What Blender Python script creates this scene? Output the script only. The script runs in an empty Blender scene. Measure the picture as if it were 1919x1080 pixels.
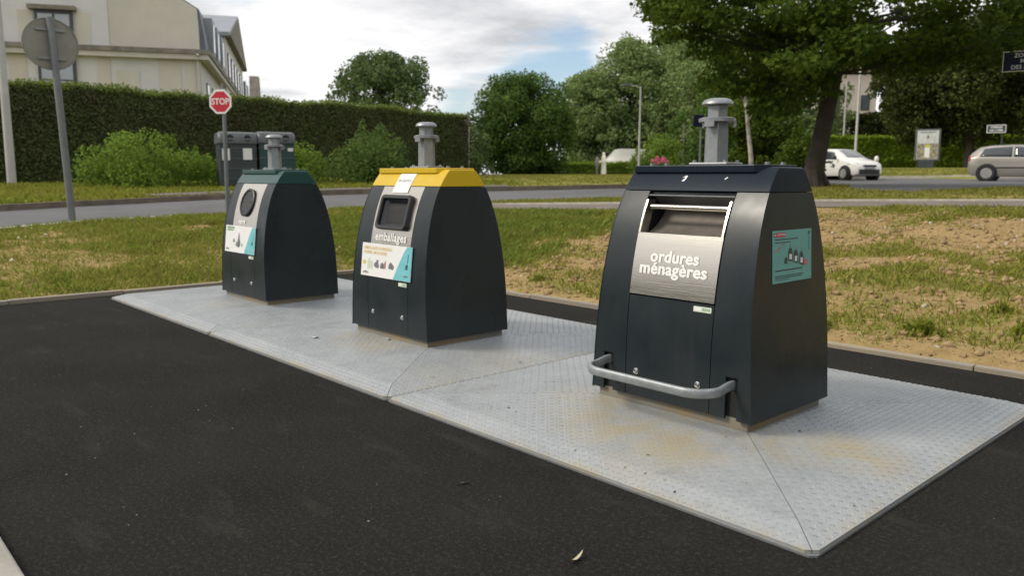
import bpy, bmesh, math, random
import numpy as np
from mathutils import Vector, Matrix, Euler
from mathutils.geometry import delaunay_2d_cdt
R = math.radians
random.seed(4)
rng = np.random.default_rng(7)
scene = bpy.context.scene
col = scene.collection

# ------------------------------------------------------------------ camera
cam_d = bpy.data.cameras.new('camera')
cam = bpy.data.objects.new('camera', cam_d); col.objects.link(cam)
cam.location = (8.292, -2.2945, 1.190)
_p, _y, _r = R(7.942), R(-47.467), R(0.178)
fw = Vector((math.sin(_y)*math.cos(_p), math.cos(_y)*math.cos(_p), -math.sin(_p)))
rt = Vector((math.cos(_y), -math.sin(_y), 0)); up = rt.cross(fw)
r2 = math.cos(_r)*rt + math.sin(_r)*up; u2 = -math.sin(_r)*rt + math.cos(_r)*up
cam.rotation_euler = Matrix((r2, u2, -fw)).transposed().to_euler()
cam_d.sensor_width = 36; cam_d.lens = 27.96
cam_d.clip_start = 0.05; cam_d.clip_end = 3000
cam_d.dof.use_dof = True; cam_d.dof.focus_distance = 3.6; cam_d.dof.aperture_fstop = 3.4
scene.camera = cam

# ------------------------------------------------------------------ sky, sun, exposure
SUN_TO = Vector((-0.50, -0.70, 0.74)).normalized()
world = bpy.data.worlds.new('World'); scene.world = world; world.use_nodes = True
nt = world.node_tree; nt.nodes.clear()
def wn(t, **k):
    n = nt.nodes.new(t)
    for a, b in k.items(): setattr(n, a, b)
    return n
def wl(a, b): nt.links.new(a, b)
def wmath(op, a, b=None, clamp=False):
    n = wn('ShaderNodeMath', operation=op); n.use_clamp = clamp
    for i, q in enumerate((a, b)):
        if q is None: continue
        if isinstance(q, (int, float)): n.inputs[i].default_value = q
        else: wl(q, n.inputs[i])
    return n.outputs[0]
wout = wn('ShaderNodeOutputWorld'); bg = wn('ShaderNodeBackground'); bg2 = wn('ShaderNodeBackground'); mixw = wn('ShaderNodeMixShader')
sky = wn('ShaderNodeTexSky', sky_type='NISHITA'); sky.sun_disc = False
sky.sun_elevation = math.asin(SUN_TO.z); sky.sun_rotation = math.atan2(SUN_TO.x, SUN_TO.y)
wl(sky.outputs[0], bg.inputs['Color']); bg.inputs['Strength'].default_value = 0.135
tc = wn('ShaderNodeTexCoord'); sep = wn('ShaderNodeSeparateXYZ'); wl(tc.outputs['Generated'], sep.inputs[0])
zz = wmath('ADD', wmath('MAXIMUM', sep.outputs[2], 0.0), 0.10)
cmb = wn('ShaderNodeCombineXYZ'); wl(wmath('DIVIDE', sep.outputs[0], zz), cmb.inputs[0]); wl(wmath('DIVIDE', sep.outputs[1], zz), cmb.inputs[1])
cmb.inputs[2].default_value = 3.7
n1 = wn('ShaderNodeTexNoise'); n1.inputs['Scale'].default_value = 1.1; n1.inputs['Detail'].default_value = 7; n1.inputs['Roughness'].default_value = 0.62; n1.inputs['Distortion'].default_value = 0.3
wl(cmb.outputs[0], n1.inputs['Vector'])
n2 = wn('ShaderNodeTexNoise'); n2.inputs['Scale'].default_value = 0.8; n2.inputs['Detail'].default_value = 6; n2.inputs['Roughness'].default_value = 0.6
va = wn('ShaderNodeVectorMath', operation='ADD'); va.inputs[1].default_value = (4.3, 1.7, 5.0); wl(cmb.outputs[0], va.inputs[0]); wl(va.outputs[0], n2.inputs['Vector'])
# breaks in the cloud deck where the photograph shows blue
def gap(d, k, amt):
    dn = wn('ShaderNodeVectorMath', operation='DOT_PRODUCT'); dn.inputs[1].default_value = Vector(d).normalized(); wl(tc.outputs['Generated'], dn.inputs[0])
    return wmath('MULTIPLY', wmath('POWER', wmath('MAXIMUM', dn.outputs['Value'], 0.0), k), amt)
def dpx(x, y): return fw + r2*((x-960)/1490.6) - u2*((y-540)/1490.6)
g_ = wmath('ADD', gap(dpx(985, 160), 1100, 0.46), wmath('ADD', gap(dpx(1080, 112), 1200, 0.44), wmath('ADD', gap(dpx(1300, 110), 1400, 0.40), gap(dpx(870, 200), 1800, 0.36))))
dens = wmath('SUBTRACT', n1.outputs[0], g_)
rmp = wn('ShaderNodeMapRange'); rmp.interpolation_type = 'SMOOTHSTEP'
rmp.inputs['From Min'].default_value = 0.10; rmp.inputs['From Max'].default_value = 0.40; wl(dens, rmp.inputs['Value'])
cr = wn('ShaderNodeValToRGB'); e = cr.color_ramp
e.elements[0].position = 0.34; e.elements[0].color = (0.62, 0.63, 0.66, 1)
e.elements[1].position = 0.60; e.elements[1].color = (1.27, 1.26, 1.25, 1)
m_ = e.elements.new(0.47); m_.color = (0.95, 0.95, 0.965, 1)
wl(n2.outputs[0], cr.inputs[0]); wl(cr.outputs[0], bg2.inputs['Color']); bg2.inputs['Strength'].default_value = 0.84
wl(rmp.outputs[0], mixw.inputs[0]); wl(bg.outputs[0], mixw.inputs[1]); wl(bg2.outputs[0], mixw.inputs[2]); wl(mixw.outputs[0], wout.inputs[0])

sun_d = bpy.data.lights.new('sun', 'SUN'); sun_d.energy = 2.4; sun_d.angle = R(16); sun_d.color = (1.0, 0.93, 0.80)
sun = bpy.data.objects.new('sun', sun_d); col.objects.link(sun)
sun.rotation_euler = SUN_TO.to_track_quat('Z', 'Y').to_euler(); sun.location = (0, -10, 30)
scene.view_settings.view_transform = 'Standard'; scene.view_settings.look = 'None'
scene.view_settings.exposure = 0.22; scene.view_settings.gamma = 1.0; scene.view_settings.use_curve_mapping = False
scene.cycles.max_bounces = 6; scene.cycles.transparent_max_bounces = 8

# ------------------------------------------------------------------ materials
MATS = {}
def newmat(name):
    m = bpy.data.materials.new(name); m.use_nodes = True
    n = m.node_tree; n.nodes.clear(); MATS[name] = m
    o = n.nodes.new('ShaderNodeOutputMaterial'); b = n.nodes.new('ShaderNodeBsdfPrincipled')
    n.links.new(b.outputs[0], o.inputs[0])
    return m, n, b, o
def mat(name, rgb, rough=0.5, metal=0.0, var=0.12, scale=6.0, bump=0.0, bscale=120.0, coat=0.0, spec=0.5, rgb2=None, detail=5):
    """plain procedural paint/stone/metal: two tones mixed by noise, optional bump"""
    m, n, b, o = newmat(name)
    tcn = n.nodes.new('ShaderNodeTexCoord'); nz = n.nodes.new('ShaderNodeTexNoise')
    nz.inputs['Scale'].default_value = scale; nz.inputs['Detail'].default_value = detail; nz.inputs['Roughness'].default_value = 0.62
    n.links.new(tcn.outputs['Object'], nz.inputs['Vector'])
    mx = n.nodes.new('ShaderNodeMix'); mx.data_type = 'RGBA'
    a = [c*(1-var) for c in rgb]; c2 = rgb2 if rgb2 else [min(1, c*(1+var)) for c in rgb]
    mx.inputs['A'].default_value = (*a, 1); mx.inputs['B'].default_value = (*c2, 1)
    mr = n.nodes.new('ShaderNodeMapRange'); mr.inputs['From Min'].default_value = 0.32; mr.inputs['From Max'].default_value = 0.68
    n.links.new(nz.outputs[0], mr.inputs['Value']); n.links.new(mr.outputs[0], mx.inputs['Factor'])
    n.links.new(mx.outputs['Result'], b.inputs['Base Color'])
    b.inputs['Roughness'].default_value = rough; b.inputs['Metallic'].default_value = metal
    b.inputs['Specular IOR Level'].default_value = spec; b.inputs['Coat Weight'].default_value = coat
    if bump:
        nb = n.nodes.new('ShaderNodeTexNoise'); nb.inputs['Scale'].default_value = bscale; nb.inputs['Detail'].default_value = 4
        n.links.new(tcn.outputs['Object'], nb.inputs['Vector'])
        bp = n.nodes.new('ShaderNodeBump'); bp.inputs['Strength'].default_value = bump; bp.inputs['Distance'].default_value = 0.01
        n.links.new(nb.outputs[0], bp.inputs['Height']); n.links.new(bp.outputs[0], b.inputs['Normal'])
    return m
def leafmat(name, c1, c2, c3, trans=0.3, rough=0.7):
    """foliage: tone varies leaf by leaf and in drifts; some light passes through"""
    m, n, b, o = newmat(name)
    ge = n.nodes.new('ShaderNodeNewGeometry'); tcn = n.nodes.new('ShaderNodeTexCoord')
    nz = n.nodes.new('ShaderNodeTexNoise'); nz.inputs['Scale'].default_value = 0.9; nz.inputs['Detail'].default_value = 3
    n.links.new(tcn.outputs['Object'], nz.inputs['Vector'])
    mx = n.nodes.new('ShaderNodeMix'); mx.data_type = 'RGBA'; mx.inputs['A'].default_value = (*c1, 1); mx.inputs['B'].default_value = (*c2, 1)
    n.links.new(ge.outputs['Random Per Island'], mx.inputs['Factor'])
    mx2 = n.nodes.new('ShaderNodeMix'); mx2.data_type = 'RGBA'; mx2.inputs['B'].default_value = (*c3, 1)
    mr = n.nodes.new('ShaderNodeMapRange'); mr.inputs['From Min'].default_value = 0.45; mr.inputs['From Max'].default_value = 0.75; mr.inputs['To Max'].default_value = 0.7
    n.links.new(nz.outputs[0], mr.inputs['Value']); n.links.new(mr.outputs[0], mx2.inputs['Factor']); n.links.new(mx.outputs['Result'], mx2.inputs['A'])
    n.links.new(mx2.outputs['Result'], b.inputs['Base Color']); b.inputs['Roughness'].default_value = rough; b.inputs['Specular IOR Level'].default_value = 0.12
    tr = n.nodes.new('ShaderNodeBsdfTranslucent'); n.links.new(mx2.outputs['Result'], tr.inputs['Color'])
    ms = n.nodes.new('ShaderNodeMixShader'); ms.inputs[0].default_value = trans
    n.links.new(b.outputs[0], ms.inputs[1]); n.links.new(tr.outputs[0], ms.inputs[2]); n.links.new(ms.outputs[0], o.inputs[0])
    return m

PAINT = (0.0118, 0.0188, 0.0245)
mat('anthracite', PAINT, 0.32, var=0.08, scale=2.2, bump=0.02, bscale=260, spec=0.34, rgb2=(0.0180, 0.0235, 0.0265), detail=8)
mat('cap_blue', (0.0115, 0.0185, 0.0285), 0.30, var=0.12, scale=4, bump=0.02, bscale=260, spec=0.14)
_m = MATS['anthracite']; n = _m.node_tree; L = n.links.new; N = n.nodes.new
_b = [q for q in n.nodes if q.type == 'BSDF_PRINCIPLED'][0]; _src = _b.inputs['Base Color'].links[0].from_socket
tcn = N('ShaderNodeTexCoord'); _mp = N('ShaderNodeMapping'); _mp.inputs['Scale'].default_value = (16, 16, 1.3); L(tcn.outputs['Object'], _mp.inputs[0])
_z = N('ShaderNodeTexNoise'); _z.inputs['Scale'].default_value = 1.0; _z.inputs['Detail'].default_value = 6; _z.inputs['Roughness'].default_value = .65; L(_mp.outputs[0], _z.inputs['Vector'])
_r = N('ShaderNodeMapRange'); _r.inputs['From Min'].default_value = .50; _r.inputs['From Max'].default_value = .80; _r.inputs['To Max'].default_value = .24; L(_z.outputs[0], _r.inputs['Value'])
_x = N('ShaderNodeMix'); _x.data_type = 'RGBA'; _x.inputs['B'].default_value = (.045, .044, .040, 1); L(_src, _x.inputs['A']); L(_r.outputs[0], _x.inputs['Factor']); L(_x.outputs['Result'], _b.inputs['Base Color'])
_z2 = N('ShaderNodeTexNoise'); _z2.inputs['Scale'].default_value = 3.5; _z2.inputs['Detail'].default_value = 7; L(tcn.outputs['Object'], _z2.inputs['Vector'])
_r2 = N('ShaderNodeMapRange'); _r2.inputs['From Min'].default_value = .3; _r2.inputs['From Max'].default_value = .7; _r2.inputs['To Min'].default_value = .22; _r2.inputs['To Max'].default_value = .46; L(_z2.outputs[0], _r2.inputs['Value']); L(_r2.outputs[0], _b.inputs['Roughness'])
mat('cap_yellow', (0.56, 0.375, 0.008), 0.38, var=0.05, scale=4, spec=0.4)
mat('cap_green', (0.010, 0.055, 0.050), 0.32, var=0.1, scale=4)
mat('dark_gap', (0.008, 0.009, 0.010), 0.7)
mat('rubber', (0.012, 0.013, 0.015), 0.42, var=0.2, scale=12)
mat('galva', (0.27, 0.285, 0.295), 0.46, metal=0.55, var=0.16, scale=16, bump=0.05, bscale=70)
mat('galva_bar', (0.30, 0.32, 0.335), 0.50, metal=0.5, var=0.18, scale=22, bump=0.06, bscale=90)
mat('baffle_paint', (0.075, 0.08, 0.085), 0.4, var=0.3, scale=14)
mat('funnel', (0.045, 0.048, 0.055), 0.35, var=0.15, scale=10)
mat('steel_dull', (0.24, 0.215, 0.185), 0.45, metal=0.5, var=0.2, scale=9)
mat('bolt_steel', (0.72, 0.72, 0.72), 0.22, metal=1.0)
mat('white_print', (0.78, 0.78, 0.75), 0.5, var=0.03)
mat('paper', (0.74, 0.74, 0.73), 0.45, var=0.03, scale=9)
mat('cyan_print', (0.16, 0.47, 0.52), 0.45, var=0.08, scale=20)
mat('teal_print', (0.13, 0.36, 0.33), 0.42, var=0.05, scale=14)
mat('yellow_print', (0.74, 0.55, 0.22), 0.5, var=0.05)
mat('red_print', (0.48, 0.02, 0.045), 0.5, var=0.1)
mat('grey_print', (0.16, 0.15, 0.17), 0.5, var=0.4, scale=60)
mat('pink_print', (0.45, 0.14, 0.18), 0.5, var=0.3, scale=60)
mat('dark_print', (0.035, 0.06, 0.06), 0.5, var=0.2)
mat('navy_print', (0.03, 0.04, 0.10), 0.5, var=0.2)
mat('green_print', (0.20, 0.35, 0.20), 0.5, var=0.2)
mat('sticker', (0.55, 0.60, 0.50), 0.4, var=0.1, scale=50)
mat('concrete_edge', (0.31, 0.28, 0.24), 0.9, var=0.22, rgb2=(0.30, 0.245, 0.17), scale=2.4, bump=0.3, bscale=60)
mat('kerb_grey', (0.30, 0.285, 0.255), 0.9, var=0.2, scale=6, bump=0.25, bscale=50)
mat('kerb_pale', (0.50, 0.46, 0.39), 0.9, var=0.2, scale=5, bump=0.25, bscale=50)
mat('kerb_shaded', (0.15, 0.125, 0.10), 0.95, var=0.3, scale=3, bump=0.3, bscale=40)  # shade on the far kerb's face, put into its colour
mat('pavement_mat', (0.26, 0.25, 0.23), 0.9, var=0.18, scale=2, bump=0.25, bscale=60)
mat('far_pave', (0.15, 0.14, 0.125), 0.95, var=0.2, scale=2, spec=0.1)
mat('road_mat', (0.105, 0.105, 0.108), 0.85, var=0.16, scale=0.8, bump=0.2, bscale=80)
mat('path_mat', (0.155, 0.130, 0.115), 0.9, var=0.2, scale=1.1, bump=0.3, bscale=60)
mat('bark', (0.042, 0.034, 0.025), 0.9, var=0.35, scale=5, bump=0.8, bscale=18)
mat('bark_dark', (0.035, 0.026, 0.020), 0.95, var=0.35, scale=4, bump=0.6, bscale=14)
mat('bark_pale', (0.36, 0.33, 0.28), 0.85, var=0.45, scale=4)
mat('sign_back', (0.25, 0.245, 0.215), 0.5, metal=0.35, var=0.12, scale=3)
mat('sign_post', (0.17, 0.18, 0.185), 0.5, metal=0.4, var=0.14, scale=5)
mat('lamp_pole', (0.42, 0.415, 0.40), 0.6, var=0.1, scale=3)
mat('sign_red', (0.50, 0.012, 0.03), 0.4, var=0.08)
mat('sign_white', (0.75, 0.73, 0.70), 0.4, var=0.04)
mat('sign_blue', (0.003, 0.006, 0.024), 0.5, var=0.15, spec=0.2)
mat('wall_white', (0.60, 0.59, 0.575), 0.9, var=0.06, scale=0.5, bump=0.1, bscale=30)
mat('wall_cream', (0.56, 0.53, 0.46), 0.9, var=0.08, scale=0.4, bump=0.1, bscale=30)
mat('wall_tan', (0.55, 0.50, 0.43), 0.9, var=0.08, scale=0.4)
mat('cornice', (0.52, 0.50, 0.45), 0.85, var=0.08, scale=1)
mat('cornice_dark', (0.20, 0.18, 0.15), 0.9, var=0.3, scale=2)
mat('zinc', (0.145, 0.16, 0.185), 0.55, metal=0.2, var=0.15, scale=1.2)
mat('zinc_pale', (0.24, 0.26, 0.29), 0.5, metal=0.2, var=0.12, scale=1.2)
mat('slate', (0.10, 0.11, 0.13), 0.7, var=0.2, scale=2)
mat('frame_dark', (0.05, 0.055, 0.065), 0.5)
mat('glass', (0.10, 0.12, 0.14), 0.08, var=0.2, scale=0.8, spec=0.9)
mat('glass_sky', (0.30, 0.33, 0.37), 0.10, var=0.15, scale=0.5, spec=0.9)  # sky reflection put into the pane colour
mat('pink_wall', (0.68, 0.59, 0.53), 0.9, var=0.06, scale=0.5)
mat('roof_brown', (0.12, 0.075, 0.055), 0.9, var=0.25, scale=3)
mat('bin_grey', (0.095, 0.105, 0.11), 0.5, var=0.1, scale=4)
mat('bin_black', (0.036, 0.046, 0.050), 0.5, var=0.15, scale=4)
mat('bin_green', (0.018, 0.055, 0.055), 0.5, var=0.12, scale=4)
mat('car_white', (0.74, 0.73, 0.69), 0.25, var=0.02, coat=0.5)
mat('car_silver', (0.40, 0.375, 0.33), 0.30, metal=0.55, var=0.03, coat=0.6)
mat('car_glass', (0.035, 0.045, 0.052), 0.06, spec=0.9, var=0.1)
mat('screen_sky', (0.13, 0.14, 0.145), 0.08, spec=0.9, var=0.2, scale=2)  # windscreen: reflected sky put in as a paler base colour
mat('car_black', (0.018, 0.018, 0.02), 0.5)
mat('tyre', (0.02, 0.02, 0.02), 0.85)
mat('alloy', (0.48, 0.47, 0.45), 0.35, metal=0.7)
mat('headlight', (0.55, 0.56, 0.57), 0.1, metal=0.3, spec=0.8)
mat('tail_red', (0.35, 0.03, 0.03), 0.25)
mat('plate_grey', (0.35, 0.36, 0.37), 0.4)
mat('cloth_white', (0.84, 0.78, 0.71), 0.9, var=0.06, scale=8)
mat('cloth_grey', (0.26, 0.23, 0.22), 0.9, var=0.25, scale=8)
mat('skin', (0.30, 0.18, 0.12), 0.6)
mat('poster_sky', (0.55, 0.57, 0.57), 0.35, var=0.2, scale=5)
mat('poster_earth', (0.22, 0.17, 0.10), 0.4, var=0.55, scale=6, rgb2=(0.45, 0.42, 0.30))
mat('poster_lime', (0.52, 0.50, 0.10), 0.4)
mat('dead_leaf', (0.46, 0.40, 0.29), 0.8, var=0.2, scale=30)
mat('stone_pale', (0.42, 0.37, 0.28), 0.9, var=0.25, scale=20)
mat('grit_stone', (0.20, 0.185, 0.16), 0.9, var=0.5, scale=3)
mat('clod_dark', (0.07, 0.05, 0.03), 0.95, var=0.4, scale=9)
mat('clod', (0.29, 0.20, 0.095), 0.95, var=0.3, scale=9)
mat('cloth_red', (0.45, 0.05, 0.12), 0.8)
leafmat('leaf_plane', (0.052, 0.090, 0.011), (0.118, 0.161, 0.020), (0.039, 0.072, 0.014), 0.42)
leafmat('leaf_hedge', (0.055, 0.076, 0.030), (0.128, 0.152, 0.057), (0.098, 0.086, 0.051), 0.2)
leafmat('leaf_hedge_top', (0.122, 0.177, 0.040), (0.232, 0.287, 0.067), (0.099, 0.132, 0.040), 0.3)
leafmat('leaf_shrub', (0.115, 0.202, 0.031), (0.250, 0.346, 0.054), (0.173, 0.269, 0.038), 0.4)
leafmat('leaf_shrub_dark', (0.074, 0.138, 0.033), (0.156, 0.221, 0.052), (0.092, 0.166, 0.037), 0.36)
leafmat('leaf_round', (0.058, 0.114, 0.028), (0.136, 0.213, 0.042), (0.069, 0.130, 0.033), 0.36)
leafmat('leaf_poplar', (0.150, 0.211, 0.078), (0.301, 0.375, 0.146), (0.214, 0.294, 0.087), 0.4)
leafmat('leaf_far', (0.092, 0.140, 0.051), (0.165, 0.221, 0.076), (0.084, 0.126, 0.054), 0.34)
leafmat('leaf_conifer', (0.040, 0.059, 0.018), (0.100, 0.117, 0.030), (0.061, 0.076, 0.018), 0.25)
leafmat('leaf_lime', (0.150, 0.235, 0.022), (0.254, 0.346, 0.037), (0.188, 0.281, 0.030), 0.38)
leafmat('petal_pink', (0.660, 0.120, 0.240), (0.780, 0.240, 0.384), (0.540, 0.120, 0.216), 0.3)
leafmat('grass_blade', (0.129, 0.170, 0.020), (0.302, 0.309, 0.050), (0.269, 0.237, 0.055), .4, 0.7)
leafmat('grass_lawn', (0.17, 0.18, 0.030), (0.30, 0.28, 0.070), (0.25, 0.225, 0.06), .35, 0.7)
leafmat('grass_dry', (0.27, 0.235, 0.065), (0.40, 0.32, 0.12), (0.235, 0.21, 0.05), .35, 0.7)
leafmat('grass_verge', (0.122, 0.172, 0.021), (0.281, 0.307, 0.052), (0.244, 0.234, 0.052), .4, 0.7)
leafmat('grass_lush', (0.108, 0.168, 0.026), (0.257, 0.302, 0.058), (0.176, 0.213, 0.042), .4, 0.7)

# brushed stainless
m, n, b, o = newmat('stainless')
tcn = n.nodes.new('ShaderNodeTexCoord'); mp = n.nodes.new('ShaderNodeMapping'); mp.inputs['Scale'].default_value = (3, 40, 260)
nz = n.nodes.new('ShaderNodeTexNoise'); nz.inputs['Scale'].default_value = 1.5; nz.inputs['Detail'].default_value = 3
n.links.new(tcn.outputs['Object'], mp.inputs[0]); n.links.new(mp.outputs[0], nz.inputs['Vector'])
bp = n.nodes.new('ShaderNodeBump'); bp.inputs['Strength'].default_value = 0.10; bp.inputs['Distance'].default_value = 0.004
n.links.new(nz.outputs[0], bp.inputs['Height']); n.links.new(bp.outputs[0], b.inputs['Normal'])
b.inputs['Base Color'].default_value = (0.58, 0.545, 0.485, 1); b.inputs['Metallic'].default_value = 1.0
mr = n.nodes.new('ShaderNodeMapRange'); mr.inputs['To Min'].default_value = 0.17; mr.inputs['To Max'].default_value = 0.28
n.links.new(nz.outputs[0], mr.inputs['Value']); n.links.new(mr.outputs[0], b.inputs['Roughness'])

# galvanised tread plate with clay stains
def tread_mat(name, spots):
    m, n, b, o = newmat(name)
    L = n.links.new; N = n.nodes.new
    tcn = N('ShaderNodeTexCoord')
    def noise(s, d=5, off=0.0):
        z = N('ShaderNodeTexNoise'); z.inputs['Scale'].default_value = s; z.inputs['Detail'].default_value = d; z.inputs['Roughness'].default_value = 0.62
        a = N('ShaderNodeVectorMath'); a.operation = 'ADD'; a.inputs[1].default_value = (off, off*0.7, off*1.3); L(tcn.outputs['Object'], a.inputs[0]); L(a.outputs[0], z.inputs['Vector']); return z.outputs[0]
    def rng_(v, a, b_, t0=0.0, t1=1.0):
        q = N('ShaderNodeMapRange'); q.inputs['From Min'].default_value = a; q.inputs['From Max'].default_value = b_; q.inputs['To Min'].default_value = t0; q.inputs['To Max'].default_value = t1; L(v, q.inputs['Value']); return q.outputs[0]
    def mm(op, a, b_):
        q = N('ShaderNodeMath'); q.operation = op
        for i, v in enumerate((a, b_)):
            if isinstance(v, (int, float)): q.inputs[i].default_value = v
            else: L(v, q.inputs[i])
        q.use_clamp = op in ('ADD', 'MULTIPLY', 'MAXIMUM'); return q.outputs[0]
    def mixc(f, a, b_):
        q = N('ShaderNodeMix'); q.data_type = 'RGBA'; L(f, q.inputs['Factor'])
        for k, v in (('A', a), ('B', b_)):
            if isinstance(v, tuple): q.inputs[k].default_value = (*v, 1)
            else: L(v, q.inputs[k])
        return q.outputs['Result']
    base = mixc(rng_(noise(2.2), .3, .7), (0.265, 0.285, 0.305), (0.365, 0.38, 0.39))
    base = mixc(rng_(noise(45, 2, 3), .35, .75, 0, .45), base, (0.43, 0.445, 0.455))
    base = mixc(rng_(noise(5, 6, 9), .56, .74, 0, .5), base, (0.21, 0.215, 0.22))
    st = None
    for (x, y, r, a) in spots:
        d = N('ShaderNodeVectorMath'); d.operation = 'DISTANCE'; d.inputs[1].default_value = (x, y, 0.08); L(tcn.outputs['Object'], d.inputs[0])
        f = rng_(d.outputs['Value'], r, r*0.15, 0, a)
        st = f if st is None else mm('MAXIMUM', st, f)
    st = mm('MULTIPLY', st, rng_(noise(6, 6, 5), .30, .58))
    sx = N('ShaderNodeSeparateXYZ'); L(tcn.outputs['Object'], sx.inputs[0])
    ed = mm('MAXIMUM', rng_(sx.outputs[1], .05, .0, 0, 1), mm('MAXIMUM', rng_(sx.outputs[0], 2.345, 2.40, 0, 1), rng_(sx.outputs[0], .03, .0, 0, .8)))
    st = mm('MAXIMUM', st, mm('MULTIPLY', ed, rng_(noise(9, 6, 12), .40, .66, 0, .75)))
    base = mixc(st, base, (0.37, 0.32, 0.21))
    L(base, b.inputs['Base Color']); b.inputs['Metallic'].default_value = 0.22
    L(rng_(noise(8, 4, 2), .3, .7, .42, .62), b.inputs['Roughness'])
    return m
tread_mat('tread_a', [(1.52, 0.62, 0.35, 0.25)])
tread_mat('tread_b', [(1.25, 0.60, 0.30, 0.75), (1.55, 0.58, 0.25, 0.75), (2.38, 1.0, 0.55, 0.35), (2.40, 0.5, 0.4, 0.3)])
tread_mat('tread_c', [(1.22, 0.42, 0.34, 1.0), (1.60, 0.42, 0.30, 1.0), (1.0, 0.62, 0.4, 0.7), (2.12, 0.86, 0.28, 1.0), (1.9, 0.66, 0.25, 0.8), (1.6, 0.22, 0.3, 0.6), (1.30, .66, .5, .5)])
def stained(name, base_rgb, z0):
    m, n, b, o = newmat(name); L = n.links.new; N = n.nodes.new
    tcn = N('ShaderNodeTexCoord'); nz = N('ShaderNodeTexNoise'); nz.inputs['Scale'].default_value = 7; nz.inputs['Detail'].default_value = 6; L(tcn.outputs['Object'], nz.inputs['Vector'])
    q = N('ShaderNodeMapRange'); q.inputs['From Min'].default_value = .46; q.inputs['From Max'].default_value = .70; L(nz.outputs[0], q.inputs['Value'])
    mx = N('ShaderNodeMix'); mx.data_type = 'RGBA'; mx.inputs['A'].default_value = (*base_rgb, 1); mx.inputs['B'].default_value = (0.27, 0.185, 0.075, 1); L(q.outputs[0], mx.inputs['Factor'])
    L(mx.outputs['Result'], b.inputs['Base Color']); b.inputs['Roughness'].default_value = 0.75
stained('pedestal_mat', (0.20, 0.19, 0.165), 0)

# fresh asphalt
m, n, b, o = newmat('asphalt'); L = n.links.new; N = n.nodes.new
tcn = N('ShaderNodeTexCoord')
def _nz(s, d=4, r=0.6):
    z = N('ShaderNodeTexNoise'); z.inputs['Scale'].default_value = s; z.inputs['Detail'].default_value = d; z.inputs['Roughness'].default_value = r; L(tcn.outputs['Object'], z.inputs['Vector']); return z.outputs[0]
def _mr(v, a, b_, c=0, d=1):
    q = N('ShaderNodeMapRange'); q.inputs['From Min'].default_value = a; q.inputs['From Max'].default_value = b_; q.inputs['To Min'].default_value = c; q.inputs['To Max'].default_value = d; L(v, q.inputs['Value']); return q.outputs[0]
def _mx(f, a, b_):
    q = N('ShaderNodeMix'); q.data_type = 'RGBA'; L(f, q.inputs['Factor'])
    for k, v in (('A', a), ('B', b_)):
        if isinstance(v, tuple): q.inputs[k].default_value = (*v, 1)
        else: L(v, q.inputs[k])
    return q.outputs['Result']
vor = N('ShaderNodeTexVoronoi'); vor.inputs['Scale'].default_value = 170; L(tcn.outputs['Object'], vor.inputs['Vector'])
c = _mx(_mr(_nz(1.1, 6), .3, .72), (0.0125, 0.0121, 0.0112), (0.0215, 0.0206, 0.0188))
c = _mx(_mr(_nz(62, 3, .75), .50, .72, 0, .85), c, (0.046, 0.044, 0.040))
c = _mx(_mr(_nz(85, 2, .6), .56, .74, 0, .8), c, (0.006, 0.006, 0.006))
mpa = N('ShaderNodeMapping'); mpa.inputs['Rotation'].default_value = (0, 0, R(25)); mpa.inputs['Scale'].default_value = (1.6, 5.5, 1); L(tcn.outputs['Object'], mpa.inputs[0])
sm_ = N('ShaderNodeTexNoise'); sm_.inputs['Scale'].default_value = 1.0; sm_.inputs['Detail'].default_value = 6; sm_.inputs['Roughness'].default_value = .68; L(mpa.outputs[0], sm_.inputs['Vector'])
c = _mx(_mr(sm_.outputs[0], .57, .74, 0, .6), c, (0.042, 0.039, 0.034))
c = _mx(_mr(_nz(3.2, 7, .7), .60, .76, 0, .5), c, (0.036, 0.033, 0.028))
L(c, b.inputs['Base Color']); b.inputs['Roughness'].default_value = 0.92; b.inputs['Specular IOR Level'].default_value = 0.08
bp = N('ShaderNodeBump'); bp.inputs['Strength'].default_value = 0.7; bp.inputs['Distance'].default_value = 0.004
L(vor.outputs['Distance'], bp.inputs['Height']); L(bp.outputs[0], b.inputs['Normal'])

# ground: soil / dry grass / green turf by a painted cover attribute
m, n, b, o = newmat('ground_mat'); L = n.links.new; N = n.nodes.new
tcn = N('ShaderNodeTexCoord'); at_ = N('ShaderNodeAttribute'); at_.attribute_name = 'cover'
soil = _mx(_mr(_nz(5, 7, .68), .3, .7), (0.255, 0.170, 0.070), (0.40, 0.290, 0.140))
soil = _mx(_mr(_nz(26, 5, .7), .55, .75, 0, .7), soil, (0.17, 0.125, 0.065))
turf = _mx(_mr(_nz(1.3, 7, .7), .3, .7), (0.135, 0.155, 0.025), (0.26, 0.24, 0.055))
turf = _mx(_mr(_nz(0.35, 5, .6), .5, .75, 0, .55), turf, (0.34, 0.285, 0.11))
turf = _mx(_mr(_nz(14, 5, .7), .5, .75, 0, .5), turf, (0.085, 0.10, 0.024))
gf = N('ShaderNodeMath'); gf.operation = 'ADD'; L(at_.outputs['Fac'], gf.inputs[0]); L(_mr(_nz(9, 6, .7), .3, .7, -.35, .35), gf.inputs[1])
L(_mx(_mr(gf.outputs[0], .35, .65), soil, turf), b.inputs['Base Color']); b.inputs['Roughness'].default_value = 0.95; b.inputs['Specular IOR Level'].default_value = 0.15
bp = N('ShaderNodeBump'); bp.inputs['Strength'].default_value = 0.8; bp.inputs['Distance'].default_value = 0.04
L(_nz(16, 6, .7), bp.inputs['Height']); L(bp.outputs[0], b.inputs['Normal'])

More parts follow.
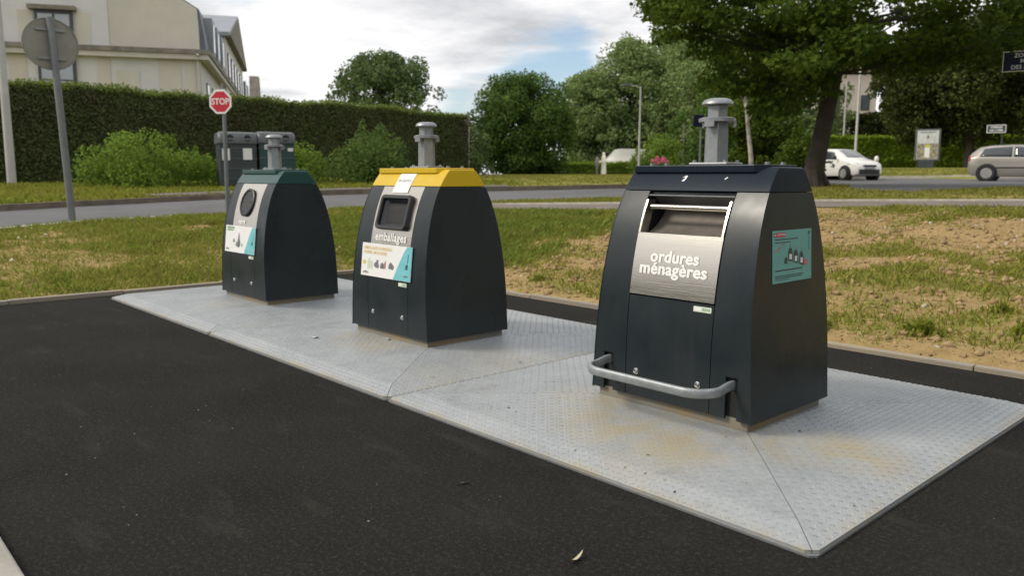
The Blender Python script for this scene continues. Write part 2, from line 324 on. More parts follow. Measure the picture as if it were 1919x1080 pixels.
# ------------------------------------------------------------------ helpers
class MB:
    def __init__(s): s.v = []; s.f = []
    def add(s, vs, fs):
        k = len(s.v); s.v += [tuple(a) for a in vs]; s.f += [tuple(i+k for i in q) for q in fs]
    def box(s, x0, x1, y0, y1, z0, z1, M=None):
        vs = [(x, y, z) for z in (z0, z1) for x, y in ((x0, y0), (x1, y0), (x1, y1), (x0, y1))]
        if M is not None: vs = [M @ Vector(a) for a in vs]
        s.add(vs, [(3, 2, 1, 0), (4, 5, 6, 7), (0, 1, 5, 4), (1, 2, 6, 5), (2, 3, 7, 6), (3, 0, 4, 7)])
    def prism(s, poly, z0, z1, M=None):
        n_ = len(poly); vs = [(x, y, z0) for x, y in poly] + [(x, y, z1) for x, y in poly]
        if M is not None: vs = [M @ Vector(a) for a in vs]
        s.add(vs, [tuple(range(n_-1, -1, -1)), tuple(range(n_, 2*n_))] + [(i, (i+1) % n_, (i+1) % n_+n_, i+n_) for i in range(n_)])
    def tube(s, path, rad, seg=10, cap=True):
        path = [Vector(p) for p in path]; n_ = len(path)
        rad = rad if hasattr(rad, '__len__') else [rad]*n_
        rings = []; prev = None
        for i in range(n_):
            t = (path[min(i+1, n_-1)]-path[max(i-1, 0)]).normalized()
            if prev is None:
                a = t.orthogonal().normalized()
            else:
                a = (prev - t*prev.dot(t)); a = a.normalized() if a.length > 1e-6 else t.orthogonal().normalized()
            prev = a; b_ = t.cross(a)
            rings.append([path[i]+(a*math.cos(2*math.pi*j/seg)+b_*math.sin(2*math.pi*j/seg))*rad[i] for j in range(seg)])
        s.loft(rings, cap)
    def loft(s, rings, cap=True):
        k = len(rings[0]); vs = [p for r_ in rings for p in r_]
        fs = [(i*k+j, i*k+(j+1) % k, (i+1)*k+(j+1) % k, (i+1)*k+j) for i in range(len(rings)-1) for j in range(k)]
        if cap: fs += [tuple(range(k-1, -1, -1)), tuple(range((len(rings)-1)*k, len(rings)*k))]
        s.add(vs, fs)
    def lathe(s, prof, seg=24, M=None, cap=True):
        rings = [[Vector((r_*math.cos(2*math.pi*j/seg), r_*math.sin(2*math.pi*j/seg), z)) for j in range(seg)] for r_, z in prof]
        if M is not None: rings = [[M @ p for p in r_] for r_ in rings]
        s.loft(rings, cap)
    def build(s, name, material, parent=None, smooth=False, bevel=0.0, loc=None, bseg=2):
        me = bpy.data.meshes.new(name); me.from_pydata(s.v, [], s.f); me.update()
        bm = bmesh.new(); bm.from_mesh(me); bmesh.ops.recalc_face_normals(bm, faces=bm.faces); bm.to_mesh(me); bm.free()
        return finish(name, me, material, parent, smooth, bevel, loc, bseg)
def finish(name, me, material, parent=None, smooth=False, bevel=0.0, loc=None, bseg=2):
    o = bpy.data.objects.new(name, me); col.objects.link(o)
    me.materials.append(MATS[material])
    if parent is not None: o.parent = parent
    if loc is not None: o.location = loc
    if smooth:
        me.polygons.foreach_set('use_smooth', [True]*len(me.polygons))
        try: me.set_sharp_from_angle(angle=R(38))
        except Exception: pass
    if bevel:
        md = o.modifiers.new('bevel', 'BEVEL'); md.width = bevel; md.segments = bseg; md.limit_method = 'ANGLE'; md.angle_limit = R(35)
    return o
def tag(o, label=None, cat=None, group=None, kind=None):
    if label: o['label'] = label
    if cat: o['category'] = cat
    if group: o['group'] = group
    if kind: o['kind'] = kind
    return o
def empty(name, loc, rz=0.0, label=None, cat=None, group=None):
    o = bpy.data.objects.new(name, None); col.objects.link(o); o.empty_display_size = 0.2
    o.location = loc; o.rotation_euler = (0, 0, rz); tag(o, label, cat, group); return o
def fast_mesh(name, V, F):
    """V (n,3) F (m,k) numpy -> mesh"""
    me = bpy.data.meshes.new(name); V = np.asarray(V, np.float32); F = np.asarray(F, np.int32); k = F.shape[1]
    me.vertices.add(len(V)); me.vertices.foreach_set('co', V.ravel())
    me.loops.add(F.size); me.loops.foreach_set('vertex_index', F.ravel())
    me.polygons.add(len(F)); me.polygons.foreach_set('loop_start', np.arange(0, F.size, k, dtype=np.int32)); me.polygons.foreach_set('loop_total', np.full(len(F), k, np.int32))
    me.update(calc_edges=True); return me
_perm = np.random.default_rng(11).random((257, 257))
def vnoise(x, y):
    xi = np.floor(x).astype(int); yi = np.floor(y).astype(int); fx = x-xi; fy = y-yi
    fx = fx*fx*(3-2*fx); fy = fy*fy*(3-2*fy); a = xi % 256; b_ = yi % 256
    p = _perm
    return (p[a, b_]*(1-fx)+p[a+1, b_]*fx)*(1-fy)+(p[a, b_+1]*(1-fx)+p[a+1, b_+1]*fx)*fy
def fbm(x, y, o=4):
    s = 0; a = .5; t = 0
    for i in range(o): s = s+a*vnoise(x+17.3*i, y+9.1*i); t += a; a *= .5; x = x*2.03; y = y*2.03
    return s/t
def text_mesh(txt, size, bold=0.0, align='CENTER', space=1.0, line=0.85):
    cu = bpy.data.curves.new('t', 'FONT'); cu.body = txt; cu.size = size; cu.align_x = align; cu.align_y = 'CENTER'
    cu.offset = bold*size; cu.space_character = space; cu.space_line = line; cu.resolution_u = 3
    ob = bpy.data.objects.new('t', cu); col.objects.link(ob)
    bpy.context.view_layer.update()
    me = bpy.data.meshes.new_from_object(ob.evaluated_get(bpy.context.evaluated_depsgraph_get()))
    bpy.data.objects.remove(ob); bpy.data.curves.remove(cu); return me
def text_on(name, txt, size, fn, material, parent, bold=0.0, align='CENTER', space=1.0, line=0.85):
    """lay flat lettering on a surface given by fn(u, v) -> point"""
    me0 = text_mesh(txt, size, min(bold, .012), align, space, line)
    sh = [(0, 0)] if bold <= .012 else [(dx*bold*size*.7, dy*bold*size*.35) for dx, dy in ((-1, 0), (1, 0), (0, 1), (0, -1))]
    V = []; F = []; n_ = len(me0.vertices)
    for k, (dx, dy) in enumerate(sh):
        V += [fn(v.co.x+dx, v.co.y+dy)+(fn(v.co.x, v.co.y)-fn(v.co.x, v.co.y)) for v in me0.vertices]; F += [tuple(i+k*n_ for i in p.vertices) for p in me0.polygons]
    me = bpy.data.meshes.new(name); me.from_pydata(V, [], F); me.update(); bpy.data.meshes.remove(me0)
    for k in range(1, len(sh)):     # keep the overlaid strokes off one plane
        for i in range(k*n_, (k+1)*n_): me.vertices[i].co += Vector(me.polygons[0].normal)*(.00012*k)
    return finish(name, me, material, parent)

# ------------------------------------------------------------------ terrain
def smst(a, b_, x):
    t = np.clip((x-a)/(b_-a), 0, 1); return t*t*(3-2*t)
PX, PY = -0.25, 3.15          # left and rear limits of the asphalt apron
def hgt(x, y):
    x = np.asarray(x, float); y = np.asarray(y, float)
    v = np.maximum(0, y-PY); w = np.maximum(0, PX-x); s = np.hypot(v, .45*w)
    rr = np.hypot(x-8.3, y+2.3)
    return .02+.72*(1-np.exp(-s/5))+.0145*np.minimum(s, 18)+.006*np.clip(s-18, 0, 70)+smst(40, 56, rr)*(.13+.45*smst(-26, -13, x))
def H(x, y): return float(hgt(x, y))

# road outline (near side, then back along the far side), world metres
ROAD_NEAR = [(-4.6, -14), (-5.3, -5), (-5.9, -.27), (-6.78, 1.39), (-7.45, 3.4), (-6.9, 5.8), (-5.84, 8.05), (-4.73, 9.48), (-3.3, 10.9), (-2.9, 13), (-3.3, 16.5), (-3.5, 19.8),
             (-3.0, 21.0), (-2.2, 20.6), (-1.35, 18.6), (.06, 16.45), (1.05, 16.4), (1.5, 18.0), (2.2, 20.9), (5, 27), (12, 33), (40, 42)]
ROAD_FAR = [(40, 52), (14, 45), (4, 42.2), (-3.2, 40.6), (-6.0, 39.5), (-8.6, 37.6), (-11.5, 36.0), (-13.6, 33.5), (-13.2, 30.5), (-11.2, 28.0), (-8.4, 25.5), (-6.7, 22.5), (-6.0, 19), (-6.4, 15.7), (-8.38, 12.8),
            (-9.63, 10.95), (-10.95, 8.9), (-11.75, 6.6), (-11.5, 4.4), (-10.67, 2.3), (-9.78, .7), (-9.0, -5), (-8.6, -14)]
ROAD = ROAD_NEAR + ROAD_FAR
PATH_FAR = [(-5.72, 7.55), (-4.09, 8.91), (-2.02, 10.05), (1.31, 12.2), (2.77, 12.89), (4.09, 13.51), (9, 15.6), (16, 18)]
PATH_NEAR = [(-4.64, 6.73), (-2.87, 7.8), (-.98, 8.8), (1.98, 10.86), (3.26, 11.57), (4.47, 12.12), (9.6, 14.2), (16.8, 16.4)]
PATH = PATH_NEAR + PATH_FAR[::-1]
PV = [(-12.0, 6.6), (-11.1, 9.0), (-9.75, 11.1), (-8.5, 12.95), (-9.3, 13.6), (-10.5, 11.8), (-12.1, 9.5), (-13.2, 6.9), (-13.0, 4.4), (-11.8, 4.5)]
def inside(poly, X, Y):
    r_ = np.zeros(X.shape, bool); n_ = len(poly)
    for i in range(n_):
        x0, y0 = poly[i]; x1, y1 = poly[(i+1) % n_]
        if y0 == y1: continue
        c_ = ((y0 > Y) != (y1 > Y)) & (X < (x1-x0)*(Y-y0)/(y1-y0)+x0); r_ ^= c_
    return r_
def dist_poly(pl, X, Y, closed=False):
    d = np.full(X.shape, 1e9); k = len(pl)
    for i in range(k if closed else k-1):
        ax, ay = pl[i]; bx, by = pl[(i+1) % k]; dx, dy = bx-ax, by-ay
        t = np.clip(((X-ax)*dx+(Y-ay)*dy)/(dx*dx+dy*dy+1e-12), 0, 1)
        d = np.minimum(d, np.hypot(X-ax-t*dx, Y-ay-t*dy))
    return d
def cover(X, Y):
    """1 = turf, 0 = bare soil"""
    c_ = .6*fbm(X*.55+3, Y*.75+1, 5)+.4*fbm(X*1.7+8, Y*2.0+4, 4)
    bias = .20*np.ones_like(X)
    bias = np.where((X > 1.3) & (Y < 10.5), -.05, bias)                    # dug-over bank on the right
    bias = bias+.16*np.exp(-((X+.2)/1.9)**2-((Y-5.0)/2.6)**2)
    bias = bias-.10*np.exp(-((X-1.5)/.8)**2-((Y-5.3)/3)**2)
    bias = bias-.13*smst(1.9, 3.0, X)*smst(9.6, 8.0, Y)
    bias = bias-.22*np.exp(-((X+1.6)/1.6)**2-((Y-.4)/1.3)**2)              # dry patch left of the row
    bias = bias-.16*np.exp(-(np.minimum(np.abs(Y-PY), 9)/.28)**2)*(X > PX-.3)-.14*np.exp(-((X-PX)/.3)**2)*(Y < PY+.3)
    bias = bias+.30*smst(11, 16, np.hypot(X-8.3, Y+2.3)-1.5)
    return np.clip((c_-.5)*2.7+.5+bias, 0, 1)
def lump(X, Y):
    d = np.minimum(np.minimum(dist_poly(ROAD, X, Y, True), dist_poly(PATH, X, Y, True)), np.where(inside(PV, X, Y), 0, dist_poly(PV, X, Y, True)))
    e_ = np.minimum(np.hypot(np.maximum(PX-X, 0), np.maximum(Y-PY, 0)), 9)
    m_ = smst(.1, .9, d)*smst(.0, .7, e_)*smst(70, 25, np.hypot(X-8, Y))
    return m_*((fbm(X*1.3, Y*1.3, 4)-.5)*.16+(fbm(X*5, Y*5, 3)-.5)*.07)
def raised(X, Y):
    """ground beyond the far kerb stands a kerb's height above the road"""
    d = dist_poly(ROAD_FAR, X, Y); return .10*smst(.0, .25, d)*(~inside(ROAD, X, Y))*beyond(X, Y)
def beyond(X, Y):
    big = ROAD_FAR + [(-300, -14), (-300, 300), (300, 300), (300, 52)]
    return inside(big, X, Y)
def gz(x, y):
    X = np.array([float(x)]); Y = np.array([float(y)])
    return float((hgt(X, Y)+raised(X, Y)+lump(X, Y))[0])

# ground sheet
def axis(a0, a1, fine, lo, hi):
    mid = np.arange(a0, a1, fine); out = [a1]; s = fine
    while out[-1] < hi: s *= 1.13; out.append(out[-1]+s)
    lo_ = [a0]; s = fine
    while lo_[-1] > lo: s *= 1.13; lo_.append(lo_[-1]-s)
    return np.array(lo_[:0:-1]+list(mid)+out)
xs = axis(-13, 9, .09, -900, 900); ys = axis(-1, 14, .09, -300, 1200)
GX, GY = np.meshgrid(xs, ys, indexing='ij'); sh = GX.shape
gx = GX.ravel(); gy = GY.ravel()
gzv = hgt(gx, gy)+raised(gx, gy)+lump(gx, gy)
pad_in = (gx > PX) & (gy < PY); gzv[pad_in] = -.10; gzv[(gx > -3.7) & (gy < -1.9) & (gy > -11.5)] = -.35
rin = inside(ROAD, gx, gy) | inside(PATH, gx, gy); gzv[rin] -= .06
nx, ny = sh; I = np.arange(nx*ny).reshape(sh)
F = np.stack([I[:-1, :-1], I[1:, :-1], I[1:, 1:], I[:-1, 1:]], -1).reshape(-1, 4)
me = fast_mesh('ground', np.stack([gx, gy, gzv], 1), F)
ca = me.attributes.new('cover', 'FLOAT', 'POINT'); ca.data.foreach_set('value', cover(gx, gy).astype(np.float32))
ground = finish('ground', me, 'ground_mat'); me.polygons.foreach_set('use_smooth', [True]*len(me.polygons)); tag(ground, kind='structure')

# asphalt apron
mb = MB()
ax = [PX+.0, 2, 5, 8, 12, 30]; ay = [-1.86, 0, 1.6, 3.10]
for i in range(len(ax)-1):
    for j in range(len(ay)-1): mb.add([(ax[i], ay[j], 0), (ax[i+1], ay[j], 0), (ax[i+1], ay[j+1], 0), (ax[i], ay[j+1], 0)], [(0, 1, 2, 3)])
tag(mb.build('asphalt_apron', 'asphalt'), kind='structure')
# pavement on the camera's side and its edging
mb = MB(); mb.box(-3.6, 30, -2.42, -1.98, -.10, .016); tag(mb.build('pavement', 'pavement_mat', bevel=.006), kind='structure')
mb = MB(); mb.box(-3.6, 30, -11, -2.424, -.3, -.09); tag(mb.build('street', 'road_mat'), kind='structure')
mb = MB()
x = -3.0
while x < 29: mb.box(x, x+.992, -1.975, -1.862, -.1, .028); x += 1.0
tag(mb.build('front_kerb', 'kerb_grey', bevel=.008), kind='structure')
# concrete edging round the apron, 1 m lengths
mb = MB(); x = PX-.08; k = 0
while x < 29:
    dz = random.uniform(-.006, .006); mb.box(x, x+.994, 3.105+random.uniform(-.004, .004), 3.175, -.1, .035+dz); x += 1.0
y = -1.8
while y < 3.0:
    mb.box(PX-.08, PX, y, min(y+.994, 3.10), -.1, .038+random.uniform(-.006, .006)); y += 1.0
tag(mb.build('apron_edging', 'concrete_edge', bevel=.006), kind='structure')
# clay washed over the edging on the right
def drape(poly, step, dz, name, material):
    P = np.array(poly); pts = [Vector(p) for p in densify(poly, step)]; nb = len(pts)
    bx0, by0 = P.min(0); bx1, by1 = P.max(0)
    gxs, gys = np.meshgrid(np.arange(bx0, bx1, step), np.arange(by0, by1, step)); gxs = gxs.ravel(); gys = gys.ravel()
    ok = inside(poly, gxs, gys) & (dist_poly(poly, gxs, gys, True) > step*.45)
    pts += [Vector((a, b_)) for a, b_ in zip(gxs[ok], gys[ok])]
    vs, es, fs, *_ = delaunay_2d_cdt(pts, [(i, (i+1) % nb) for i in range(nb)], [], 1, 1e-5)
    X = np.array([v.x for v in vs]); Y = np.array([v.y for v in vs]); Z = hgt(X, Y)+dz
    me = bpy.data.meshes.new(name); me.from_pydata(list(zip(X, Y, Z)), [], [tuple(f) for f in fs]); me.update()
    o = finish(name, me, material); me.polygons.foreach_set('use_smooth', [True]*len(me.polygons)); return o
def densify(poly, step, closed=True):
    out = []; k = len(poly)
    for i in range(k if closed else k-1):
        a = np.array(poly[i], float); b_ = np.array(poly[(i+1) % k], float); n_ = max(1, int(np.hypot(*(b_-a))/step))
        out += [tuple(a+(b_-a)*t/n_) for t in range(n_)]
    if not closed: out.append(tuple(poly[-1]))
    return out
tag(drape(ROAD, .7, .012, 'road', 'road_mat'), kind='structure')
tag(drape(PATH, .35, .012, 'footpath', 'path_mat'), kind='structure')
def ribbon(pl, half, z0, z1, name, material, off=0.0, step=.5):
    pts = densify(pl, step, False); mb = MB(); rings = []
    for i, p in enumerate(pts):
        a = np.array(pts[max(i-1, 0)]); b_ = np.array(pts[min(i+1, len(pts)-1)]); t = (b_-a)/np.hypot(*(b_-a)); nn = np.array((-t[1], t[0]))
        z = H(*p); q = [np.array(p)+nn*(off-half), np.array(p)+nn*(off+half)]
        rings.append([Vector((*q[0], z+z0)), Vector((*q[1], z+z0)), Vector((*q[1], z+z1)), Vector((*q[0], z+z1))])
    mb.loft(rings); return tag(mb.build(name, material), kind='structure')
def arc(pl, it=2):
    for _ in range(it):
        q = [pl[0]]
        for a, b_ in zip(pl[:-1], pl[1:]): q += [(a[0]*.75+b_[0]*.25, a[1]*.75+b_[1]*.25), (a[0]*.25+b_[0]*.75, a[1]*.25+b_[1]*.75)]
        pl = q+[pl[-1]]
    return pl
ribbon(ROAD_FAR[10:], .07, -.05, .13, 'far_kerb', 'kerb_shaded', off=0)
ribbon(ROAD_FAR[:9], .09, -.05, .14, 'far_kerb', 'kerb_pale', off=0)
ribbon(ROAD_NEAR[1:8], .06, -.05, .035, 'near_kerb', 'kerb_pale')
ribbon(PATH_FAR, .045, -.05, .045, 'path_edging', 'kerb_pale')
# pavement strip behind the far kerb on the left
PV = [(-12.0, 6.6), (-11.1, 9.0), (-9.75, 11.1), (-8.5, 12.95), (-9.3, 13.6), (-10.5, 11.8), (-12.1, 9.5), (-13.2, 6.9), (-13.0, 4.4), (-11.8, 4.5)]
tag(drape(PV, .35, .140, 'far_pavement', 'far_pave'), kind='structure')

# ------------------------------------------------------------------ steel cover platforms
S = 2.4
BINX = [1.523, 3.806, 6.115]; BINY = 1.02
PZ0, PZ1, PZ2 = .020, .052, .100
def platform(i, material, label):
    root = empty('steel_platform', (i*S, 0, 0), 0, label, 'platform', 'galvanised cover platforms in a row')
    bx = BINX[i]-i*S
    out = [(.004, .004), (S-.004, .004), (S-.004, S-.004), (.004, S-.004)]
    c_ = .03                                                          # clipped corners
    ins = .115; mid = [(ins, ins), (S-ins, ins), (S-ins, S-ins), (ins, S-ins)]
    inn = [(bx-.425, BINY-.325), (bx+.425, BINY-.325), (bx+.425, BINY+.325), (bx-.425, BINY+.325)]
    mb = MB(); mb.prism([(x_, y_) for x_, y_ in ((.02, .0), (S-.02, 0), (S, .02), (S, S-.02), (S-.02, S), (.02, S), (0, S-.02), (0, .02))], -.05, .0075); mb.build('frame', 'galva', root)
    for e_ in range(4):
        a, b_ = e_, (e_+1) % 4
        d = Vector((out[b_][0]-out[a][0], out[b_][1]-out[a][1], 0)).normalized(); nrm = Vector((-d.y, d.x, 0))
        def P(p, z, k): return Vector((p[0], p[1], z))+d*k
        g = .0022
        o0 = P(out[a], PZ0, c_+g); o1 = P(out[b_], PZ0, -c_-g)
        k0_ = Vector((out[a][0], out[a][1], PZ0))+(d+nrm)*(c_*.5)+d*g; k1_ = Vector((out[b_][0], out[b_][1], PZ0))+(nrm-d)*(c_*.5)-d*g
        m0 = P(mid[a], PZ1, g); m1 = P(mid[b_], PZ1, -g); i0 = P(inn[a], PZ2, g); i1 = P(inn[b_], PZ2, -g)
        th = Vector((0, 0, -.012))
        mb = MB(); top = [k0_, o0, o1, k1_, m1, i1, i0, m0]; n8 = len(top)
        mb.add(top+[p+th for p in top], [(1, 2, 4, 7), (0, 1, 7), (2, 3, 4), (7, 4, 5, 6), (n8+1, n8+7, n8+4, n8+2), (n8, n8+7, n8+1), (n8+2, n8+4, n8+3), (n8+7, n8+6, n8+5, n8+4)]+[(q, q+n8, (q+1) % n8+n8, (q+1) % n8) for q in range(n8)])
        pan = mb.build('tread_panel', material, root)
        # raised tear-drop studs
        V = []; Fq = []; Ft = []
        ln = .0108; wd = .0042; ht = .0026; sp = .0300
        for (q0, q1, q2, q3) in ((o0, o1, m1, m0), (m0, m1, i1, i0)):
            w_ = ((q3+q2)/2-(q0+q1)/2); up_ = (w_-d*w_.dot(d)); hh = up_.length; up_.normalize(); nz_ = d.cross(up_).normalized()
            if nz_.z < 0: nz_ = -nz_
            rows = int(hh/sp)
            for r_ in range(rows+1):
                vv = (r_+.5)*sp
                if vv > hh-.010: break
                f_ = vv/hh; L0 = q0.lerp(q3, f_); L1 = q1.lerp(q2, f_); wdt = (L1-L0).length
                s0 = (L0-Vector((out[a][0], out[a][1], 0))).dot(d)
                k = int(s0/sp)
                while True:
                    k += 1; uu = k*sp-s0
                    if uu > wdt-.014: break
                    if uu < .014: continue
                    c0 = L0+d*uu+nz_*.0002; ang = R(45) if (k+r_) % 2 else R(-45)
                    a1 = d*math.cos(ang)+up_*math.sin(ang); a2 = nz_.cross(a1)
                    b0 = len(V)
                    V += [c0-a1*ln, c0-a2*wd, c0+a1*ln, c0+a2*wd, c0-a1*ln*.45+nz_*ht, c0+a1*ln*.45+nz_*ht]
                    Fq += [(b0, b0+1, b0+5, b0+4), (b0+2, b0+3, b0+4, b0+5)]; Ft += [(b0+1, b0+2, b0+5), (b0+3, b0, b0+4)]
        me = bpy.data.meshes.new('tread_studs'); me.from_pydata(V, [], Fq+Ft); me.update()
        tag(finish('tread_studs', me, material, pan), kind='stuff')
    return root
platform(0, 'tread_a', 'galvanised tread-plate platform farthest left, under the green-topped container')
platform(1, 'tread_b', 'galvanised tread-plate platform in the middle, under the yellow-topped container')
platform(2, 'tread_c', 'stained galvanised tread-plate platform nearest the camera, under the container with the foot bar')

# ------------------------------------------------------------------ waste columns
_zp = [.10, .144, .384, .624, .84, .984, 1.128, 1.243]; _hp = [.346, .346, .343, .329, .293, .252, .187, .098]
_pc = np.polyfit(_zp, _hp, 5)
def hd(z): return float(np.polyval(_pc, z))
def hw(z): return .449-.060*(z-.144)/1.1
Z0, ZC, ZT = .144, 1.126, 1.238
CW = .238
def sheet(mb, xa, xb, z0, z1, off=0.0, th=.012, side=-1, n_=18):
    """curved skin following the column's front (side=-1) or rear (side=1) profile"""
    fa = xa if callable(xa) else (lambda z: xa); fb = xb if callable(xb) else (lambda z: xb)
    rings = []
    for i in range(n_+1):
        z = z0+(z1-z0)*i/n_; y0 = hd(z)+off; y1 = y0-th
        rings.append([Vector((fa(z), side*y0, z)), Vector((fb(z), side*y0, z)), Vector((fb(z), side*y1, z)), Vector((fa(z), side*y1, z))])
    mb.loft(rings)
def on_front(x, z, off=0.0): return Vector((x, -(hd(z)+off), z))
def frame_at(z):
    d = 1e-3; t = Vector((0, -(hd(z+d)-hd(z-d)), 2*d)).normalized(); nr = Vector((0, -t.z, t.y)); return t, nr   # up along the skin, outward normal
def local_M(x, z, off=0.0):
    t, nr = frame_at(z); M = Matrix.Identity(4); ex = Vector((1, 0, 0))
    M.col[0][:3] = ex; M.col[1][:3] = t; M.col[2][:3] = nr; M.translation = on_front(x, z)+nr*off; return M
def arclen_map(zc, off):
    """(u, v) with v measured along the skin from height zc -> point"""
    def fn(u, v):
        z = zc; n_ = 12
        for _ in range(n_): t, nr = frame_at(z); z += v/n_*t.z
        t, nr = frame_at(z); p = on_front(u, z)+nr*off; return p
    return fn
def rrect(w, h, r_, seg=5):
    pts = []
    for cx, cy, a0 in ((w-r_, h-r_, 0), (-w+r_, h-r_, 90), (-w+r_, -h+r_, 180), (w-r_, -h+r_, 270)):
        pts += [(cx+r_*math.cos(R(a0+90*k/seg)), cy+r_*math.sin(R(a0+90*k/seg))) for k in range(seg+1)]
    return pts
def grid_skin(mb, x0, x1, z0, z1, off, th, n_=8):
    sheet(mb, x0, x1, z0, z1, off, th, -1, n_)
def bolt(parent, M, r_=.014, h_=.010, name='bolt', m_='bolt_steel', dome=True):
    mb = MB(); mb.lathe([(r_*1.25, 0), (r_*1.25, .002), (r_, .003), (r_, h_*.55), (r_*.75, h_*.9), (r_*.2, h_)] if dome else [(r_*1.3, 0), (r_*1.3, .003), (r_, .0035), (r_, h_)], 14 if dome else 6, M)
    return mb.build(name, m_, parent, smooth=dome)

def column(i, cap_mat, label):
    root = empty('waste_container', (BINX[i], BINY, 0), 0, label, 'waste container', 'underground waste container columns')
    third = i == 2
    # pedestal and dark inner carcass
    mb = MB(); mb.box(-.422, .422, -.322, .322, .085, .152); mb.build('pedestal', 'pedestal_mat', root, bevel=.004)
    mb = MB(); rings = []
    for k in range(13):
        z = .150+(1.134-.150)*k/12; x_ = hw(z)-.012; y_ = hd(z)-.022
        if third and z > .60: y0 = min(y_, .0)
        rings.append([Vector((-x_, -y_, z)), Vector((x_, -y_, z)), Vector((x_, y_, z)), Vector((-x_, y_, z))])
    if third:
        # carcass stops below the hatch in the middle: two cheeks plus a low block
        low = [r_ for r_ in rings if r_[0].z < .62]
        mb.loft(low)
        for s_ in (-1, 1):
            mb.loft([[Vector((s_*(CW+.004), p.y, p.z)) if q in (0, 3) else Vector((s_*abs(p.x), p.y, p.z)) for q, p in enumerate(r_)] for r_ in rings[5:]])
        mb.loft([[Vector((-CW, .06, r_[0].z)), Vector((CW, .06, r_[0].z)), Vector((CW, r_[2].y, r_[0].z)), Vector((-CW, r_[2].y, r_[0].z))] for r_ in rings[5:]])
    else:
        mb.loft(rings)
    mb.build('carcass', 'dark_gap', root)
    # front bands
    for s_ in (-1, 1):
        mb = MB(); ins = lambda z, s_=s_: s_*(CW+.0025); outr = lambda z, s_=s_: s_*hw(z)
        if third:
            sl0, sl1, slz = .318, .378, .332
            sheet(mb, ins, lambda z, s_=s_: s_*sl0, Z0, slz, n_=5); sheet(mb, lambda z, s_=s_: s_*sl1, outr, Z0, slz, n_=5); sheet(mb, ins, outr, slz, ZC)
        else: sheet(mb, ins, outr, Z0, ZC)
        mb.build('front_band', 'anthracite', root, smooth=True)
    # rear skin
    mb = MB(); sheet(mb, lambda z: -hw(z), hw, Z0, ZC, side=1); mb.build('rear_panel', 'anthracite', root, smooth=True)
    # side panels
    for s_ in (-1, 1):
        mb = MB(); rings = []
        for k in range(25):
            z = Z0-.004+(ZC-Z0+.004)*k/24; x_ = hw(z)+.0015; y_ = hd(z)+.002
            rings.append([Vector((s_*x_, -y_, z)), Vector((s_*x_, y_, z)), Vector((s_*(x_-.004), y_, z)), Vector((s_*(x_-.004), -y_, z))])
        mb.loft(rings); mb.build('side_panel', 'anthracite', root, smooth=True)
    # middle door and its two lock bolts
    ztop = .632 if third else .716
    mb = MB(); sheet(mb, -CW+.0015, CW-.0015, Z0+.001, ztop); door = mb.build('door', 'anthracite', root, smooth=True)
    for x_ in (-.175, .175): bolt(door, local_M(x_*1.0, .266, .0), .0125, .012)
    # cap
    cap = MB(); rings = []
    for k in range(9):
        z = ZC+.0022+(ZT-ZC-.0022)*k/8; x_ = hw(z)+.003; y_ = hd(z)+.003
        if k == 8: y_ -= .004; x_ -= .004
        rings.append([Vector((-x_, -y_, z)), Vector((x_, -y_, z)), Vector((x_, y_, z)), Vector((-x_, y_, z))])
    cap.loft(rings); cap = cap.build('cap', cap_mat, root, smooth=True, bevel=.004)
    # top plate with a turned-down lip, its right end cut on the skew
    yl = hd(1.215)+.016
    mb = MB(); mb.prism([(-.378, -yl), (.290, -yl), (.345, -yl+.045), (.345, yl), (-.378, yl)], 1.214, 1.249); mb.build('top_plate', cap_mat, cap, bevel=.004)
    for x_, y_ in ((-.33, -.06), (-.33, .06), (-.15, .07), (.15, .07), (.30, -.05), (.315, .06)):
        bolt(cap, Matrix.Translation((x_, y_, 1.249)), .011, .013, 'hex_bolt', 'galva', dome=False)
    # lifting mast
    mast = MB(); mast.box(-.105, .105, -.070, .070, 1.2495, 1.262)
    flange = mast.build('mast_flange', 'galva', root, bevel=.004)
    for x_ in (-.085, .085):
        for y_ in (-.05, .05): bolt(flange, Matrix.Translation((x_, y_, 1.262)), .010, .012, 'hex_bolt', 'galva', dome=False)
    mb = MB(); zb = 1.262
    hexr = lambda r_, z, a0=R(8): [Vector((r_*math.cos(a0+math.pi/3*k), r_*math.sin(a0+math.pi/3*k), z)) for k in range(6)]
    mb.loft([hexr(.0610, zb), hexr(.0575, zb+.19), hexr(.0575, zb+.195)]); mb.loft([hexr(.0505, zb+.19), hexr(.0500, zb+.285)])
    mast = mb.build('mast', 'galva', root, bevel=.003)
    mb = MB(); mb.lathe([(.078, zb+.188), (.086, zb+.190), (.086, zb+.206), (.070, zb+.211), (.052, zb+.212)], 28)
    for k in range(6):
        a = R(8)+math.pi/3*(k+.5)
        if k % 2 == 0: mb.box(-.024, .024, -.008, .006, -.022, .006, Matrix.Translation((.078*math.cos(a), .078*math.sin(a), zb+.188)) @ Matrix.Rotation(a+math.pi/2, 4, 'Z'))
    mb.build('mast_collar', 'galva', mast, smooth=True)
    mb = MB(); mb.lathe([(.045, zb+.272), (.070, zb+.268), (.0735, zb+.272), (.071, zb+.282), (.060, zb+.293), (.045, zb+.2985), (.02, zb+.300)], 28); mb.build('mast_head', 'galva', mast, smooth=True)
    return root, cap, door

